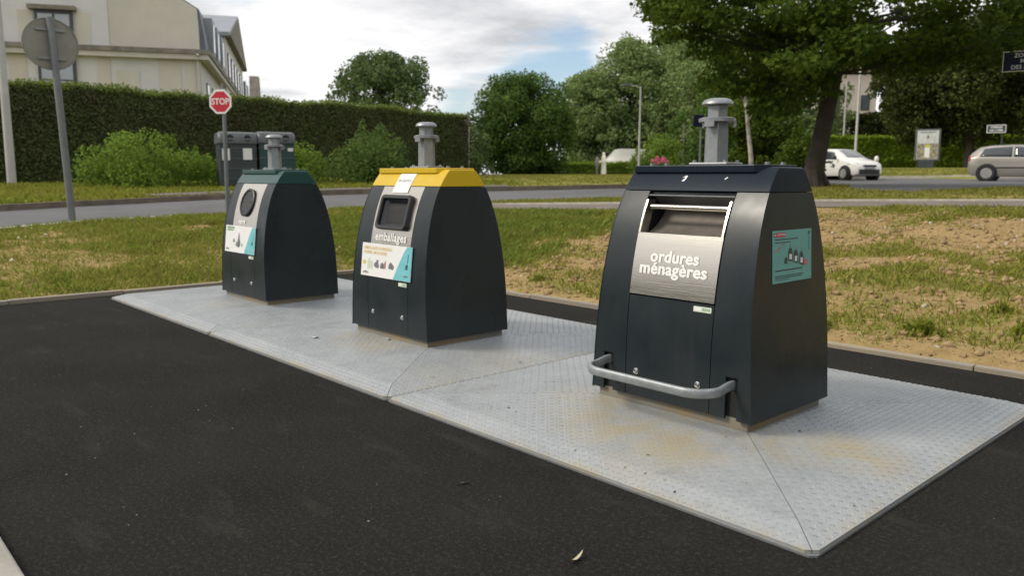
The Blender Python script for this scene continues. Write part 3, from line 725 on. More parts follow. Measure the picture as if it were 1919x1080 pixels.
# --- near container: drum hatch and foot bar
LBL = ['dark grey waste container with a dark green cap and round black inlet, farthest left',
       'dark grey waste container with a yellow cap and square black hopper, in the middle',
       'dark grey household waste container with a steel drum hatch and foot bar, nearest the camera']
root3, cap3, door3 = column(2, 'cap_blue', LBL[2])
mb = MB(); sheet(mb, -CW+.002, CW-.002, .640, .930, .004, .010)
mb.box(-CW+.002, CW-.002, -hd(.930)-.004, -hd(.930)+.026, .926, .9305)
hatch = mb.build('drum_door', 'stainless', root3, smooth=True)
fn = arclen_map(.795, .0062)
text_on('lettering', 'ordures', .094, lambda u, v: fn(u*.86-.002, v*.84+.028), 'white_print', hatch, .048, space=1.04)
text_on('lettering', 'ménagères', .094, lambda u, v: fn(u*.89-.004, v*.84-.030), 'white_print', hatch, .048, space=1.04)
for s_ in (-1, 1):
    mb = MB(); sheet(mb, s_*(CW-.0135), s_*(CW-.003), .931, 1.086, .006, .060, -1, 10); mb.build('hatch_cheek', 'stainless', root3, smooth=True)
# the drum's inside: curved pan, cross bar, dark throat
mb = MB(); rings = []
for k in range(11):
    t_ = k/10; yy = -hd(.93)+.022+.20*t_; zz_ = .922+.150*t_-.035*math.sin(math.pi*t_)
    rings.append([Vector((-CW+.014, yy, zz_)), Vector((CW-.014, yy, zz_)), Vector((CW-.014, yy+.004, zz_-.006)), Vector((-CW+.014, yy+.004, zz_-.006))])
mb.loft(rings); mb.build('drum_pan', 'steel_dull', root3, smooth=True)
mb = MB(); mb.box(-CW+.002, CW-.002, -hd(1.05)+.030, .06, 1.104, 1.110); mb.box(-CW, CW, .035, .045, .90, 1.10); mb.build('throat', 'galva', root3)
mb = MB()
mb.tube([(-CW+.03, -hd(1.052)+.014, 1.052), (CW-.016, -hd(1.052)+.014, 1.052)], .013, 14); mb.build('cross_bar', 'stainless', root3, smooth=True)
mb = MB(); mb.loft([[Vector((x_, -hd(1.118)+.016+.085*t_, 1.118-.085*t_)) for x_ in (-CW+.006, CW-.006)]+[Vector((x_, -hd(1.118)+.020+.085*t_, 1.122-.085*t_)) for x_ in (CW-.006, -CW+.006)] for t_ in (0, .5, 1)]); mb.build('baffle', 'baffle_paint', root3)
# foot bar (flat rounded galvanised bar bent into a loop)
pts = []; yb = -.346; yo = yb-.205; xr = .348; rc = .115
pts.append((-xr, yb+.09)); pts.append((-xr, yb-.02))
for k in range(9): a = R(180+90*k/8); pts.append((-xr+rc+rc*math.cos(a), yo+rc+rc*math.sin(a)))
for k in range(9): a = R(270+90*k/8); pts.append((xr-rc+rc*math.cos(a), yo+rc+rc*math.sin(a)))
pts.append((xr, yb-.02)); pts.append((xr, yb+.09))
mb = MB(); rings = []
for k, p in enumerate(pts):
    a = Vector(pts[max(k-1, 0)]); b_ = Vector(pts[min(k+1, len(pts)-1)]); t = (b_-a).normalized(); nn = Vector((-t.y, t.x))
    zc = .285+(.012 if k in (0, 1, len(pts)-1, len(pts)-2) else 0)
    ring = []
    for q in range(14):
        an = 2*math.pi*q/14; ca_, sa_ = math.cos(an), math.sin(an)
        u = .013*math.copysign(abs(ca_)**.7, ca_); w = .021*math.copysign(abs(sa_)**.7, sa_)
        ring.append(Vector((p[0]+nn.x*u, p[1]+nn.y*u, zc+w)))
    rings.append(ring)
mb.loft(rings); fb = mb.build('foot_bar', 'galva_bar', root3, smooth=True)
for s_ in (-1, 1):
    mb = MB(); mb.box(s_*.348-.012, s_*.348+.012, -.26, -.24, .13, .31); mb.build('pivot', 'galva', root3)
# little white marks where a label was peeled off the cap
mb = MB(); M = local_M(-.068, 1.183, .0046)
mb.prism([(-.012, .004), (.004, .018), (.014, .016), (.013, .002), (.006, -.014), (-.008, -.016), (-.004, -.006), (.004, .002), (.0, .008)], 0, .0006, M); mb.build('label_remnant', 'white_print', cap3); mb = MB(); M = local_M(.158, 1.185, .0046); mb.prism([(-.007, -.004), (.004, .008), (.008, .004), (-.002, -.008)], 0, .0006, M)
mb.build('label_remnant', 'white_print', cap3)
def maker_sticker(door, x, z):
    mb = MB(); mb.prism(rrect(.047, .0125, .004), 0, .0012, local_M(x, z, .0005)); st = mb.build('maker_sticker', 'sticker', door)
    mb = MB(); mb.prism(rrect(.018, .0075, .002), 0, .0005, local_M(x-.024, z, .0019)); mb.build('sticker_print', 'paper', st)
    mb = MB(); M = local_M(x, z, .0019)
    for k in range(4): mb.box(.002+.010*k, .008+.010*k, -.005, .005, 0, .0005, M)
    mb.build('sticker_print', 'green_print', st)
maker_sticker(door3, .178, .608)

# notice on the near container's right side
def side_fn(u, v):
    z = .847+v*.90; return Vector((hw(z)+.0042, .003+u*1.60, z))
mb = MB(); w_, h_ = .108, .128
mb.add([side_fn(-w_, -h_), side_fn(w_, -h_), side_fn(w_, h_), side_fn(-w_, h_)]+[side_fn(a, b_)-Vector((.002, 0, 0)) for a, b_ in ((-w_, -h_), (w_, -h_), (w_, h_), (-w_, h_))], [(0, 1, 2, 3), (7, 6, 5, 4), (0, 4, 5, 1), (1, 5, 6, 2), (2, 6, 7, 3), (3, 7, 4, 0)])
notice = mb.build('notice', 'teal_print', root3); notice['label'] = 'teal printed notice with a red heading'
def prints(polys, material, parent, fn_, name='printed_shape', lift=.0008):
    for pl in polys:
        mb = MB(); mb.add([fn_(u, v)+Vector((lift, 0, 0)) if fn_ is side_fn else fn_(u, v) for u, v in pl], [tuple(range(len(pl)))])
        mb.build(name, material, parent)
def rc4(x0, x1, y0, y1): return [(x0, y0), (x1, y0), (x1, y1), (x0, y1)]
prints([rc4(-.099, -.040, .097, .117)], 'red_print', notice, side_fn)
text_on('heading', 'A VOTRE', .014, lambda u, v: side_fn(u-.070, v+.107)+Vector((.0012, 0, 0)), 'paper', notice, .02)
rows = [rc4(-.095, .030, .082, .087), rc4(-.095, -.012, .068, .072), rc4(-.095, .055, -.070, -.064), rc4(-.095, .060, -.096, -.092), rc4(-.095, .055, -.105, -.101), rc4(-.095, -.02, -.114, -.111)]
prints(rows, 'dark_print', notice, side_fn)
bins_ = []
for k, x_ in enumerate((-.012, .018, .050)):
    y_ = .012-.012*k; bins_.append([(x_-.013, y_-.035), (x_+.013, y_-.042), (x_+.011, y_+.012), (x_+.005, y_+.026), (x_-.006, y_+.027), (x_-.012, y_+.014)])
    bins_.append(rc4(x_-.001, x_+.0015, y_+.027, y_+.042))
bins_.append([(-.046, -.036), (-.030, -.038), (-.028, -.012), (-.036, -.002), (-.044, -.012)])
prints(bins_, 'dark_print', notice, side_fn)
prints([[(x_-.007, y_-.028), (x_+.006, y_-.031), (x_+.007, y_-.004), (x_-.006, y_-.002)] for x_, y_ in ((-.012, .012), (.018, 0), (.050, -.012))], 'paper', notice, side_fn, lift=.0013)
prints([[(.060, -.052), (.078, -.056), (.088, -.044), (.082, -.026), (.066, -.022), (.058, -.034)], [(-.097, .022), (-.072, .036), (-.064, .046), (-.068, .050), (-.076, .042), (-.098, .028)], [(-.058, .052), (-.042, .062), (-.044, .068), (-.060, .058)]], 'pink_print', notice, side_fn)
prints([[(.088, .098), (.096, .098), (.098, .112), (.093, .120), (.088, .112)]]+[rc4(.090, .095, .080-.014*k, .088-.014*k) for k in range(5)], 'dark_print', notice, side_fn)

# --- middle container: yellow cap, hopper, information sheet
root2, cap2, door2 = column(1, 'cap_yellow', LBL[1])
hz0, hz1, hxw = .842, 1.058, .172
mb = MB(); grid_skin(mb, -CW+.002, CW-.002, .722, hz0, 0, .010, 14); grid_skin(mb, -CW+.002, CW-.002, hz1, ZC-.001, 0, .010, 4)
for s_ in (-1, 1): grid_skin(mb, s_*(hxw-.012), s_*(CW-.002), hz0, hz1, 0, .010, 8)
steel2 = mb.build('steel_panel', 'stainless', root2, smooth=True)
Mh = local_M(0, .950, .004); hh = .120
outp = rrect(.178, hh, .030); inp = rrect(.150, hh-.028, .018)
mb = MB(); n_ = len(outp)
for k in range(n_):
    k2 = (k+1) % n_
    lv = [[(outp[q][0], outp[q][1], -.014), (outp[q][0], outp[q][1], .016), (outp[q][0]*.97, outp[q][1]*.96, .024), (inp[q][0]*1.03, inp[q][1]*1.04, .024), (inp[q][0], inp[q][1], .014), (inp[q][0], inp[q][1], -.014)] for q in (k, k2)]
    for j in range(5): mb.add([Mh @ Vector(p) for p in (lv[0][j], lv[1][j], lv[1][j+1], lv[0][j+1])], [(0, 1, 2, 3)])
hop = mb.build('hopper_frame', 'rubber', root2, smooth=True)
mb = MB(); A = [(.150, .092, -.004), (-.150, .092, -.004), (-.150, -.092, -.004), (.150, -.092, -.004)]; B = [(.050, .034, -.10), (-.045, .040, -.10), (-.045, -.012, -.10), (.050, -.016, -.10)]
mb.add([Mh @ Vector(p) for p in A+B], [(0, 1, 5, 4), (1, 2, 6, 5), (2, 3, 7, 6), (3, 0, 4, 7), (4, 5, 6, 7)]); mb.build('hopper_funnel', 'funnel', hop)
fn2 = arclen_map(.780, .0045)
text_on('lettering', 'emballages', .078, lambda u, v: fn2(u+.002, v+.004), 'white_print', steel2, .028, space=1.08)
# in-service strip over the cap edge
mb = MB(); rings = []
for k in range(10):
    z = 1.082+(1.207-1.082)*k/9; t, nr = frame_at(z); q = on_front(0, z)+nr*(.0055 if z > ZC else .0045); xo = -.018+.0*k; xl = .090
    rings.append([q+Vector((xo-xl-.02*(z-1.1), 0, 0)), q+Vector((xo+xl-.02*(z-1.1), 0, 0)), q+Vector((xo+xl, 0, 0))-nr*.001, q+Vector((xo-xl, 0, 0))-nr*.001])
mb.loft(rings); strip = mb.build('service_strip', 'paper', root2, smooth=True)
fs = arclen_map(1.160, .0068); text_on('lettering', 'EN SERVICE', .030, lambda u, v: fs(u-.018, v), 'grey_print', strip, .005)
def info_sheet(parent, z0, z1, xl, xr, kind):
    t0 = on_front(0, z0, .004); t1 = on_front(0, z1, .006); ex = Vector((1, 0, 0)); ey = (t1-t0).normalized(); nr = ex.cross(ey); hgt_ = (t1-t0).length; wid = xr-xl
    O = t0+Vector((xl, 0, 0))+nr*.006
    def fn_(u, v, l=.0): return O+ex*(u*wid)+ey*(v*hgt_)+nr*l
    mb = MB(); q = [(0, 0), (1, 0), (1, 1), (0, 1)]; mb.add([fn_(u, v) for u, v in q]+[fn_(u, v, -.003) for u, v in q], [(0, 1, 2, 3), (7, 6, 5, 4), (0, 4, 5, 1), (1, 5, 6, 2), (2, 6, 7, 3), (3, 7, 4, 0)])
    sh = mb.build('information_sheet', 'paper', parent)
    def pr(pls, m_, l=.0008): return prints(pls, m_, sh, lambda u, v: fn_(u, v, l))
    curve_ = [(1, .005), (1, .995), (.90, .995), (.84, .80), (.78, .55), (.72, .28), (.665, .005)]
    pr([curve_], 'cyan_print')
    if kind == 2:
        text_on('heading', 'EMBALLAGES JOURNAUX', .0315*wid/.62, lambda u, v: fn_((u/wid)+.04, v/hgt_+.855, .0009), 'yellow_print', sh, .02, 'LEFT')
        text_on('heading', 'PAPIERS, MAGAZINES', .0315*wid/.62, lambda u, v: fn_((u/wid)+.04, v/hgt_+.72, .0009), 'yellow_print', sh, .02, 'LEFT')
        pr([[(.035, .36), (.06, .33), (.09, .36), (.10, .42), (.075, .48), (.045, .47), (.03, .42)]], 'poster_lime')
        pr([[(.13, .22), (.19, .22), (.195, .46), (.18, .50), (.17, .56), (.155, .56), (.15, .50), (.13, .44)], [(.20, .24), (.24, .24), (.24, .44), (.22, .48), (.20, .44)]], 'sticker')
        pr([[(.26, .34), (.30, .28), (.36, .26), (.375, .34), (.35, .44), (.36, .50), (.31, .52), (.315, .46), (.28, .42)], [(.395, .28), (.47, .26), (.475, .40), (.44, .46), (.405, .42)], [(.56, .30), (.66, .28), (.675, .38), (.63, .46), (.60, .50), (.57, .42)]], 'grey_print')
        pr([[(.475, .28), (.505, .27), (.51, .46), (.495, .54), (.478, .44)]], 'pink_print')
    else:
        pr([rc4(.05, .30, .88, .955), rc4(.05, .26, .80, .86)], 'green_print')
        pr([[(.40, .22), (.50, .20), (.53, .34), (.50, .52), (.475, .74), (.455, .74), (.44, .52), (.42, .40)], [(.27, .38), (.33, .38), (.33, .50), (.28, .50)]], 'grey_print')
        pr([[(.36, .26), (.41, .24), (.41, .40), (.375, .42)], [(.56, .26), (.61, .25), (.60, .36), (.565, .36)]], 'green_print')
    pr([[(.89, .34), (.935, .34), (.94, .46), (.92, .50), (.895, .46)], rc4(.925, .94, .52, .78)], 'navy_print')
    pr([[(.04, .12), (.10, .15), (.16, .12), (.15, .10), (.05, .10)], rc4(.04, .17, .07, .085)], 'grey_print')
    pr([rc4(.87, .95, .12, .18)], 'sticker')
    return sh
info_sheet(root2, .510, .736, -.318, .276, 2)
maker_sticker(door2, .178, .484)

# --- far container: green cap, round inlet, information sheet
root1, cap1, door1 = column(0, 'cap_green', LBL[0])
mb = MB(); grid_skin(mb, -CW+.002, CW-.002, .722, ZC-.001, 0, .010, 30); steel1 = mb.build('steel_panel', 'stainless', root1, smooth=True)
Mc = local_M(-.010, .960, .003)
mb = MB(); mb.lathe([(.128, 0), (.128, .008), (.122, .012), (.112, .012), (.106, .006), (.106, 0)], 40, Mc, cap=False); inlet = mb.build('inlet_ring', 'rubber', root1, smooth=True)
for k in range(6):
    a0, a1 = R(60*k+.8), R(60*k+59.2); mb = MB()
    seg = [(.106*math.cos(a0+(a1-a0)*j/6), .106*math.sin(a0+(a1-a0)*j/6), .004) for j in range(7)]; tip = (.001*math.cos((a0+a1)/2), .001*math.sin((a0+a1)/2), .0035)
    vs = [Mc @ Vector(p) for p in [tip]+seg]; mb.add(vs, [(0, j, j+1) for j in range(1, 7)]); mb.build('inlet_flap', 'rubber', inlet)
fn1 = arclen_map(.793, .0045)
text_on('lettering', 'verre', .062, lambda u, v: fn1(u-.05, v), 'white_print', steel1, .045)
info_sheet(root1, .516, .752, -.352, .256, 1)
maker_sticker(door1, .178, .490)

# ------------------------------------------------------------------ vegetation tools
def leaf_cloud(C, nrm_bias, size, aspect=.62, fold=.25, jitter=.5):
    """C (n,3) leaf centres -> mesh of small folded lozenges, each an island"""
    n_ = len(C); nr = rng.normal(size=(n_, 3)); nr /= np.linalg.norm(nr, axis=1)[:, None]
    nr = nr+nrm_bias; nr /= np.linalg.norm(nr, axis=1)[:, None]+1e-9
    a = np.cross(nr, rng.normal(size=(n_, 3))); a /= np.linalg.norm(a, axis=1)[:, None]+1e-9; b_ = np.cross(nr, a)
    s = size*(1-jitter/2+jitter*rng.random(n_))[:, None]
    V = np.stack([C-a*s*.5, C-b_*s*.5*aspect+nr*s*fold*.5, C+a*s*.5, C+b_*s*.5*aspect+nr*s*fold*.5], 1).reshape(-1, 3)
    F = np.arange(n_*4).reshape(-1, 4); F = np.concatenate([F[:, [0, 1, 2]], F[:, [0, 2, 3]]]) if fold > .2 else F
    return V, F
def ell_points(n_, c, r_, shell=.55, flat_bottom=0.0):
    d = rng.normal(size=(n_, 3)); d /= np.linalg.norm(d, axis=1)[:, None]
    q = shell+(1-shell)*rng.random(n_)**.7
    q = np.where(rng.random(n_) < .25, rng.random(n_)**(1/3)*.9, q)
    p = d*q[:, None]
    if flat_bottom: p[:, 2] = np.where(p[:, 2] < 0, p[:, 2]*(1-flat_bottom), p[:, 2])
    return np.array(c)+p*np.array(r_), d
def crown_mesh(name, clumps, dens, size, material, parent, bias=.5, upb=.5, aspect=.62, shell=.55, kind=None):
    Cs = []; Bs = []
    for (c, r_, k) in clumps:
        n_ = max(12, int(dens*k)); p, d = ell_points(n_, c, r_, shell); Cs.append(p); Bs.append(d*bias+np.array((0, 0, upb)))
    C = np.concatenate(Cs); B = np.concatenate(Bs); V, F = leaf_cloud(C, B, size, aspect)
    me = fast_mesh(name, V, F); return finish(name, me, material, parent)
def limb(mb, p0, p1, r0, r1, bend=.15, seg=7, n_=6, sag=0.0):
    p0 = Vector(p0); p1 = Vector(p1); L_ = (p1-p0).length; off = Vector((random.uniform(-1, 1), random.uniform(-1, 1), random.uniform(-.3, .6)))*bend*L_
    pts = []
    for i in range(n_+1):
        t = i/n_; pts.append(p0.lerp(p1, t)+off*(4*t*(1-t))*.5-Vector((0, 0, sag*L_*t*t)))
    mb.tube(pts, [r0+(r1-r0)*(i/n_)**.8 for i in range(n_+1)], seg); return pts
def tree(name, label, x, y, h, rw, material, group=None, bark='bark_dark', clump=26, leaves=5200, size=.30, z0=.22, cat='tree', shape='round', spread=1.0, trunk_r=None, cr=.34, base=None, shell=.5):
    z = H(x, y)+.05 if base is None else base
    root = empty(name, (x, y, z-.05), 0, label, cat, group)
    tr_ = trunk_r or h*.018+.05; mb = MB()
    lean = (random.uniform(-.02, .02)*h, random.uniform(-.02, .02)*h)
    mb.tube([(0, 0, -.1), (0, 0, .15*h), (lean[0]*.6, lean[1]*.6, .45*h), (lean[0], lean[1], .85*h)], [tr_*1.35, tr_, tr_*.75, tr_*.2], 8)
    cl = []
    for k in range(clump):
        t = (k+.5)/clump; zc = z0+(1-z0)*(random.random()**.9 if shape != 'tall' else random.random())
        f = zc
        if shape == 'round': prof = math.sqrt(max(.04, 1-((f-(z0+1)/2)/((1-z0)/2*1.02))**2))
        elif shape == 'tall': prof = min(1, (1-f)*2.6+.18)*min(1, (f-z0)*5+.45)
        else: prof = max(.12, 1.05-f)
        a = random.uniform(0, 2*math.pi); rr = rw*prof*math.sqrt(random.random())*.86
        sz = rw*cr*random.uniform(.7, 1.25)*(1 if shape != 'tall' else .9)
        c = (lean[0]*f+rr*math.cos(a)*spread, lean[1]*f+rr*math.sin(a)*spread, min(f*h, h-sz*.5))
        cl.append((c, (sz, sz, sz*random.uniform(.62, .9)), (sz/(rw*cr))**2))
        if k % 2 == 0 and rr > rw*.2: limb(mb, (lean[0]*f*.6, lean[1]*f*.6, max(.12*h, f*h*.62)), c, tr_*.35, tr_*.08, .12, 5, 4)
    for k in range(26):
        f = random.uniform(z0+.12, 1.0); a = random.uniform(0, 2*math.pi)
        if shape == 'round': prof = math.sqrt(max(.02, 1-((f-(z0+1)/2)/((1-z0)/2*1.04))**2))
        else: prof = min(1, (1-f)*2.6+.14)*min(1, (f-z0)*5+.45)
        sz = rw*random.uniform(.10, .17); q_ = rw*prof*random.uniform(.92, 1.12)
        cl.append(((lean[0]*f+q_*math.cos(a)*spread, lean[1]*f+q_*math.sin(a)*spread, f*h*random.uniform(.98, 1.05)), (sz, sz, sz*random.uniform(.8, 1.6)), .22))
    mb.build('trunk', bark, root, smooth=True)
    crown_mesh('crown', cl, leaves/clump, size, material, root, shell=shell)
    return root
def shrub(name, label, x, y, w, d, h, material, leaves=4200, size=.11, rz=0.0, clump=22, cat='shrub', group=None, base=None):
    z = (gz(x, y) if base is None else base)
    root = empty(name, (x, y, z), rz, label, cat, group); mb = MB(); cl = []
    for k in range(clump):
        a = random.uniform(0, 2*math.pi); q = math.sqrt(random.random()); px, py = q*math.cos(a), q*math.sin(a); top = math.sqrt(max(.05, 1-q*q))
        sz = h*random.uniform(.20, .32); zc = random.uniform(.12, 1)*h*top*.88
        c = (px*(w/2-sz*.4), py*(d/2-sz*.4), max(sz*.5, zc)); cl.append((c, (sz*1.25, sz*1.25, sz), 1))
        if k % 2 == 0: limb(mb, (px*.15, py*.15, 0), c, .03, .008, .15, 5, 4)
    # upright shoots that break the outline
    for k in range(clump//2):
        a = random.uniform(0, 2*math.pi); q = math.sqrt(random.random())*.9; px, py = q*math.cos(a)*w/2, q*math.sin(a)*d/2; top = math.sqrt(max(.1, 1-q*q))*h
        cl.append(((px, py, top*.90), (.06*h, .06*h, .12*h), .18))
    mb.build('stem', 'bark_dark', root); crown_mesh('foliage', cl, leaves/clump, size, material, root, upb=.6)
    return root
def hedge(name, label, p0, p1, thick, z_top, material, top_mat, leaves, size, group=None, core='leaf_hedge', ztop1=None, cat='hedge', wob=.06):
    p0 = Vector((*p0, 0)); p1 = Vector((*p1, 0)); d = p1-p0; L_ = d.length; rz = math.atan2(d.y, d.x); z0 = min(H(p0.x, p0.y), H(p1.x, p1.y))
    root = empty(name, (p0.x, p0.y, 0), rz, label, cat, group)
    zt1 = z_top if ztop1 is None else ztop1
    # branches inside, seen through gaps
    mb = MB(); n_ = max(6, int(L_/1.2))
    for k in range(n_):
        x_ = (k+.5)*L_/n_; zb = H(p0.x+d.x*x_/L_, p0.y+d.y*x_/L_); zt = z_top+(zt1-z_top)*x_/L_
        limb(mb, (x_, 0, zb-.1), (x_+random.uniform(-.2, .2), random.uniform(-.2, .2), zt-.25), .05, .015, .04, 5, 3)
    mb.build('stem', 'bark_dark', root)
    mb = MB(); rings = []
    m_ = max(2, int(L_/1.5))
    for k in range(m_+1):
        x_ = .15+(L_-.3)*k/m_; zb = H(p0.x+d.x*x_/L_, p0.y+d.y*x_/L_); zt = z_top+(zt1-z_top)*x_/L_; t_ = thick/2-.16
        rings.append([Vector((x_, -t_, zb-.1)), Vector((x_, t_, zb-.1)), Vector((x_, t_, zt-.2)), Vector((x_, -t_, zt-.2))])
    mb.loft(rings); mb.build('inner_growth', core, root)
    def zlim(x_):
        w_ = x_/L_; return hgt(p0.x+d.x*w_, p0.y+d.y*w_), z_top+(zt1-z_top)*w_+wob*(fbm(x_*.8, x_*0+2.2, 3)-.5)*3
    # face leaves (both faces and ends), then lighter new growth on top
    n1_ = int(leaves*.72); x_ = rng.random(n1_)*L_; zb, zt = zlim(x_); q = rng.random(n1_); side = np.where(rng.random(n1_) < .82, -1, 1)
    bulge = .17*(fbm(x_*.9, q*3, 3)-.5)*2
    y_ = side*(thick/2-.02+bulge-.16*rng.random(n1_)**2); C = np.stack([x_, y_, zb+(zt-zb-.05)*q], 1)
    ne = n1_//14; ends = np.stack([np.where(rng.random(ne) < .5, 0, L_)+rng.normal(size=ne)*.08, (rng.random(ne)-.5)*thick, np.zeros(ne)], 1); zb, zt = zlim(np.clip(ends[:, 0], 0, L_)); ends[:, 2] = zb+(zt-zb)*rng.random(ne)
    C = np.concatenate([C, ends]); B = np.concatenate([np.stack([0*x_, side*.9, 0*x_+.2], 1), np.zeros((ne, 3))])
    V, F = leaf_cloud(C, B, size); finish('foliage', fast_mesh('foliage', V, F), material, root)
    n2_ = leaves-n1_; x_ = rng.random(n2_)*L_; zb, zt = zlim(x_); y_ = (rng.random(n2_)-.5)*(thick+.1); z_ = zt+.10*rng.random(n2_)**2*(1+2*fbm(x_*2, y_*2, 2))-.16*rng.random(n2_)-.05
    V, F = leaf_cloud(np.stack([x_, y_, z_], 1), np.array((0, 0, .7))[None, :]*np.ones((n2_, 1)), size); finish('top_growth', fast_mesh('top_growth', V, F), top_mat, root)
    return root

# ------------------------------------------------------------------ left side: hedge, shrubs, building
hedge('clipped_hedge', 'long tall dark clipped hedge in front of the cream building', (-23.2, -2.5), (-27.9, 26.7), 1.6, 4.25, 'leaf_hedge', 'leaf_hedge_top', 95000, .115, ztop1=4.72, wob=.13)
shrub('round_shrub', 'wide bright green shrub left of the roadside recycling banks', -17.0, 6.05, 3.0, 4.4, 1.75, 'leaf_shrub', 9000, .10, R(10), 34)
shrub('round_shrub', 'tall rounded green shrub right of the recycling banks', -14.6, 12.1, 2.6, 2.4, 2.15, 'leaf_shrub_dark', 6500, .10, R(40), 26)
shrub('round_shrub', 'low yellow-green shrub between the recycling banks and the rounded shrub', -16.6, 10.7, 2.0, 2.4, 1.6, 'leaf_shrub', 4500, .10, R(40), 18)

def building():
    # gable end faces the car park; the long side runs away from it
    A = Vector((-34.78, 14.8, 0)); Lf = Vector((-39.09, 6.51, 0)); u = (Lf-A).normalized(); w = Vector((u.y, -u.x, 0))
    if w.x > 0: w = -w
    zg = 1.0; root = empty('apartment_building', (A.x, A.y, 0), 0, 'cream mansard-roofed building behind the long clipped hedge', 'building')
    def P(a, b_, z): return u*a+w*b_+Vector((0, 0, z))          # a along the gable (leftwards), b away, z up
    W, Ld = 26.0, 40.0; ZE, ZB, ZR = 7.62, 10.35, 12.4
    def blk(name, a0, a1, b0, b1, z0, z1, m_, par=root):
        mb = MB(); mb.add([P(a, b_, z) for z in (z0, z1) for a, b_ in ((a0, b0), (a1, b0), (a1, b1), (a0, b1))], [(3, 2, 1, 0), (4, 5, 6, 7), (0, 1, 5, 4), (1, 2, 6, 5), (2, 3, 7, 6), (3, 0, 4, 7)]); return mb.build(name, m_, par)
    wall = blk('wall', 0, W, 0, Ld, zg-.3, ZE-.35, 'wall_white')
    # upper gable wall with gambrel outline
    prof = [(0.02, ZE), (.03, 9.0), (.08, 9.92), (.80, ZB), (2.6, 11.05), (5.5, ZR), (W-5.5, ZR), (W-.75, ZB), (W-.05, ZE)]
    mb = MB(); k = len(prof); mb.add([P(a, b_, z) for b_ in (.02, .45) for a, z in prof], [tuple(range(k)), tuple(range(2*k-1, k-1, -1))]+[(i, (i+1) % k, (i+1) % k+k, i+k) for i in range(k)]); up_ = mb.build('gable_wall', 'wall_cream', root)
    blk('render_panel', 4.33, W-.2, -.03, .02, ZE+.02, 11.8, 'wall_white', up_)
    blk('cornice', -.45, W, -.40, Ld, ZE-.36, ZE-.10, 'cornice'); blk('gutter', -.52, W, -.50, Ld, ZE-.095, ZE+.14, 'cornice_dark')
    # flat pilaster and blind-window panels
    for a0, a1, m_ in ((.2, .78, 'wall_cream'), (.97, 2.05, 'wall_cream'), (3.0, 4.1, 'wall_cream'), (4.35, 4.95, 'wall_tan'), (8.2, 9.0, 'wall_tan'), (11.2, 12.0, 'wall_tan')):
        top = ZE-.42 if m_ == 'wall_tan' or a0 < 1.2 else ZE-1.0
        blk('wall_panel', a0, a1, -.04, .0, zg, top, m_, wall)
    blk('corner_quoin', -.03, .18, -.05, 0, zg, ZE-.40, 'wall_white', wall)
    mb = MB(); mb.tube([P(.10, -.16, zg), P(.10, -.16, ZE-.38), P(.06, -.5, ZE-.1)], .085, 8); mb.build('downpipe', 'cornice', root, smooth=True)
    # stair window, two storeys, with dark frame and shallow roof
    a0, a1 = 5.95, 7.65
    for z0, z1 in ((4.9, ZE-.45), (ZE+.3, 9.42)):
        win = blk('window', a0, a1, -.22, .03, z0, z1, 'frame_dark')
        for j in (0, 1):
            h2 = (z1-z0-.2)/2
            for r_ in (0, 1):
                x0 = a0+.12+j*(a1-a0-.16)/2; blk('pane', x0, x0+(a1-a0-.30)/2-.04, -.235, -.20, z0+.1+r_*h2, z0+.1+(r_+1)*h2-.08, 'glass_sky', win)
        if z1 > 9: blk('canopy', a0-.2, a1+.25, -.45, .02, z1+.01, z1+.22, 'cornice_dark', win)
    for a0, a1 in ((7.75, 8.45), (5.15, 5.85)): blk('wall_panel', a0, a1, -.05, -.031, ZE+.02, 9.4, 'wall_cream', up_)
    # mansard on the long side
    mb = MB(); pr = [(-.30, ZE+.14), (-.16, 9.0), (.0, 9.98), (.78, ZB+.12), (2.6, 11.2), (5.6, ZR+.1), (W-5.5, ZR+.1), (W-.5, ZB), (W+.3, ZE)]
    mb.loft([[P(a, b_, z) for a, z in pr] for b_ in (.46, Ld+.3)]); roof = mb.build('roof', 'zinc', root)
    for b0 in (2.6, 5.4, 8.6, 33, 36.5): # dormers
        dm = blk('dormer', -.45, .8, b0, b0+1.3, ZE+.3, ZE+2.3, 'zinc_pale', roof); blk('dormer_window', -.48, -.44, b0+.2, b0+1.1, ZE+.5, ZE+2.0, 'glass', dm)
    # windows on the long side
    for b0 in (2.5, 5.5, 8.5, 12, 16, 20, 24, 28):
        for z0 in (1.9, 4.7):
            f_ = blk('window', -.05, .02, b0, b0+1.1, z0, z0+1.7, 'frame_dark', wall); blk('pane', -.07, -.045, b0+.1, b0+1.0, z0+.1, z0+1.6, 'glass', f_)
    # cross wing with a pedimented gable
    b0, b1 = 12.5, 31.0; bm_ = (b0+b1)/2
    mb = MB(); q = [(b0, zg), (b0, 10.7), (bm_, 13.3), (b1, 10.7), (b1, zg)]; n_ = 5
    mb.add([P(a, b_, z) for a in (-.35, 6.0) for b_, z in q], [tuple(range(n_)), tuple(range(2*n_-1, n_-1, -1))]+[(i, (i+1) % n_, (i+1) % n_+n_, i+n_) for i in range(n_)]); wing = mb.build('cross_wing', 'wall_white', root)
    for s_, (ba, bb) in enumerate(((b0-.4, bm_), (b1+.4, bm_))):
        mb = MB(); za, zb = 10.55, 13.35
        mb.add([P(a, b_, z) for b_, z in ((ba, za), (bb, zb), (bb, zb+.25), (ba, za+.25)) for a in (-.7, 6.5)], [(0, 1, 3, 2), (4, 5, 7, 6), (2, 3, 5, 4), (0, 6, 7, 1), (0, 2, 4, 6), (1, 7, 5, 3)]); mb.build('wing_roof', 'zinc_pale', wing)
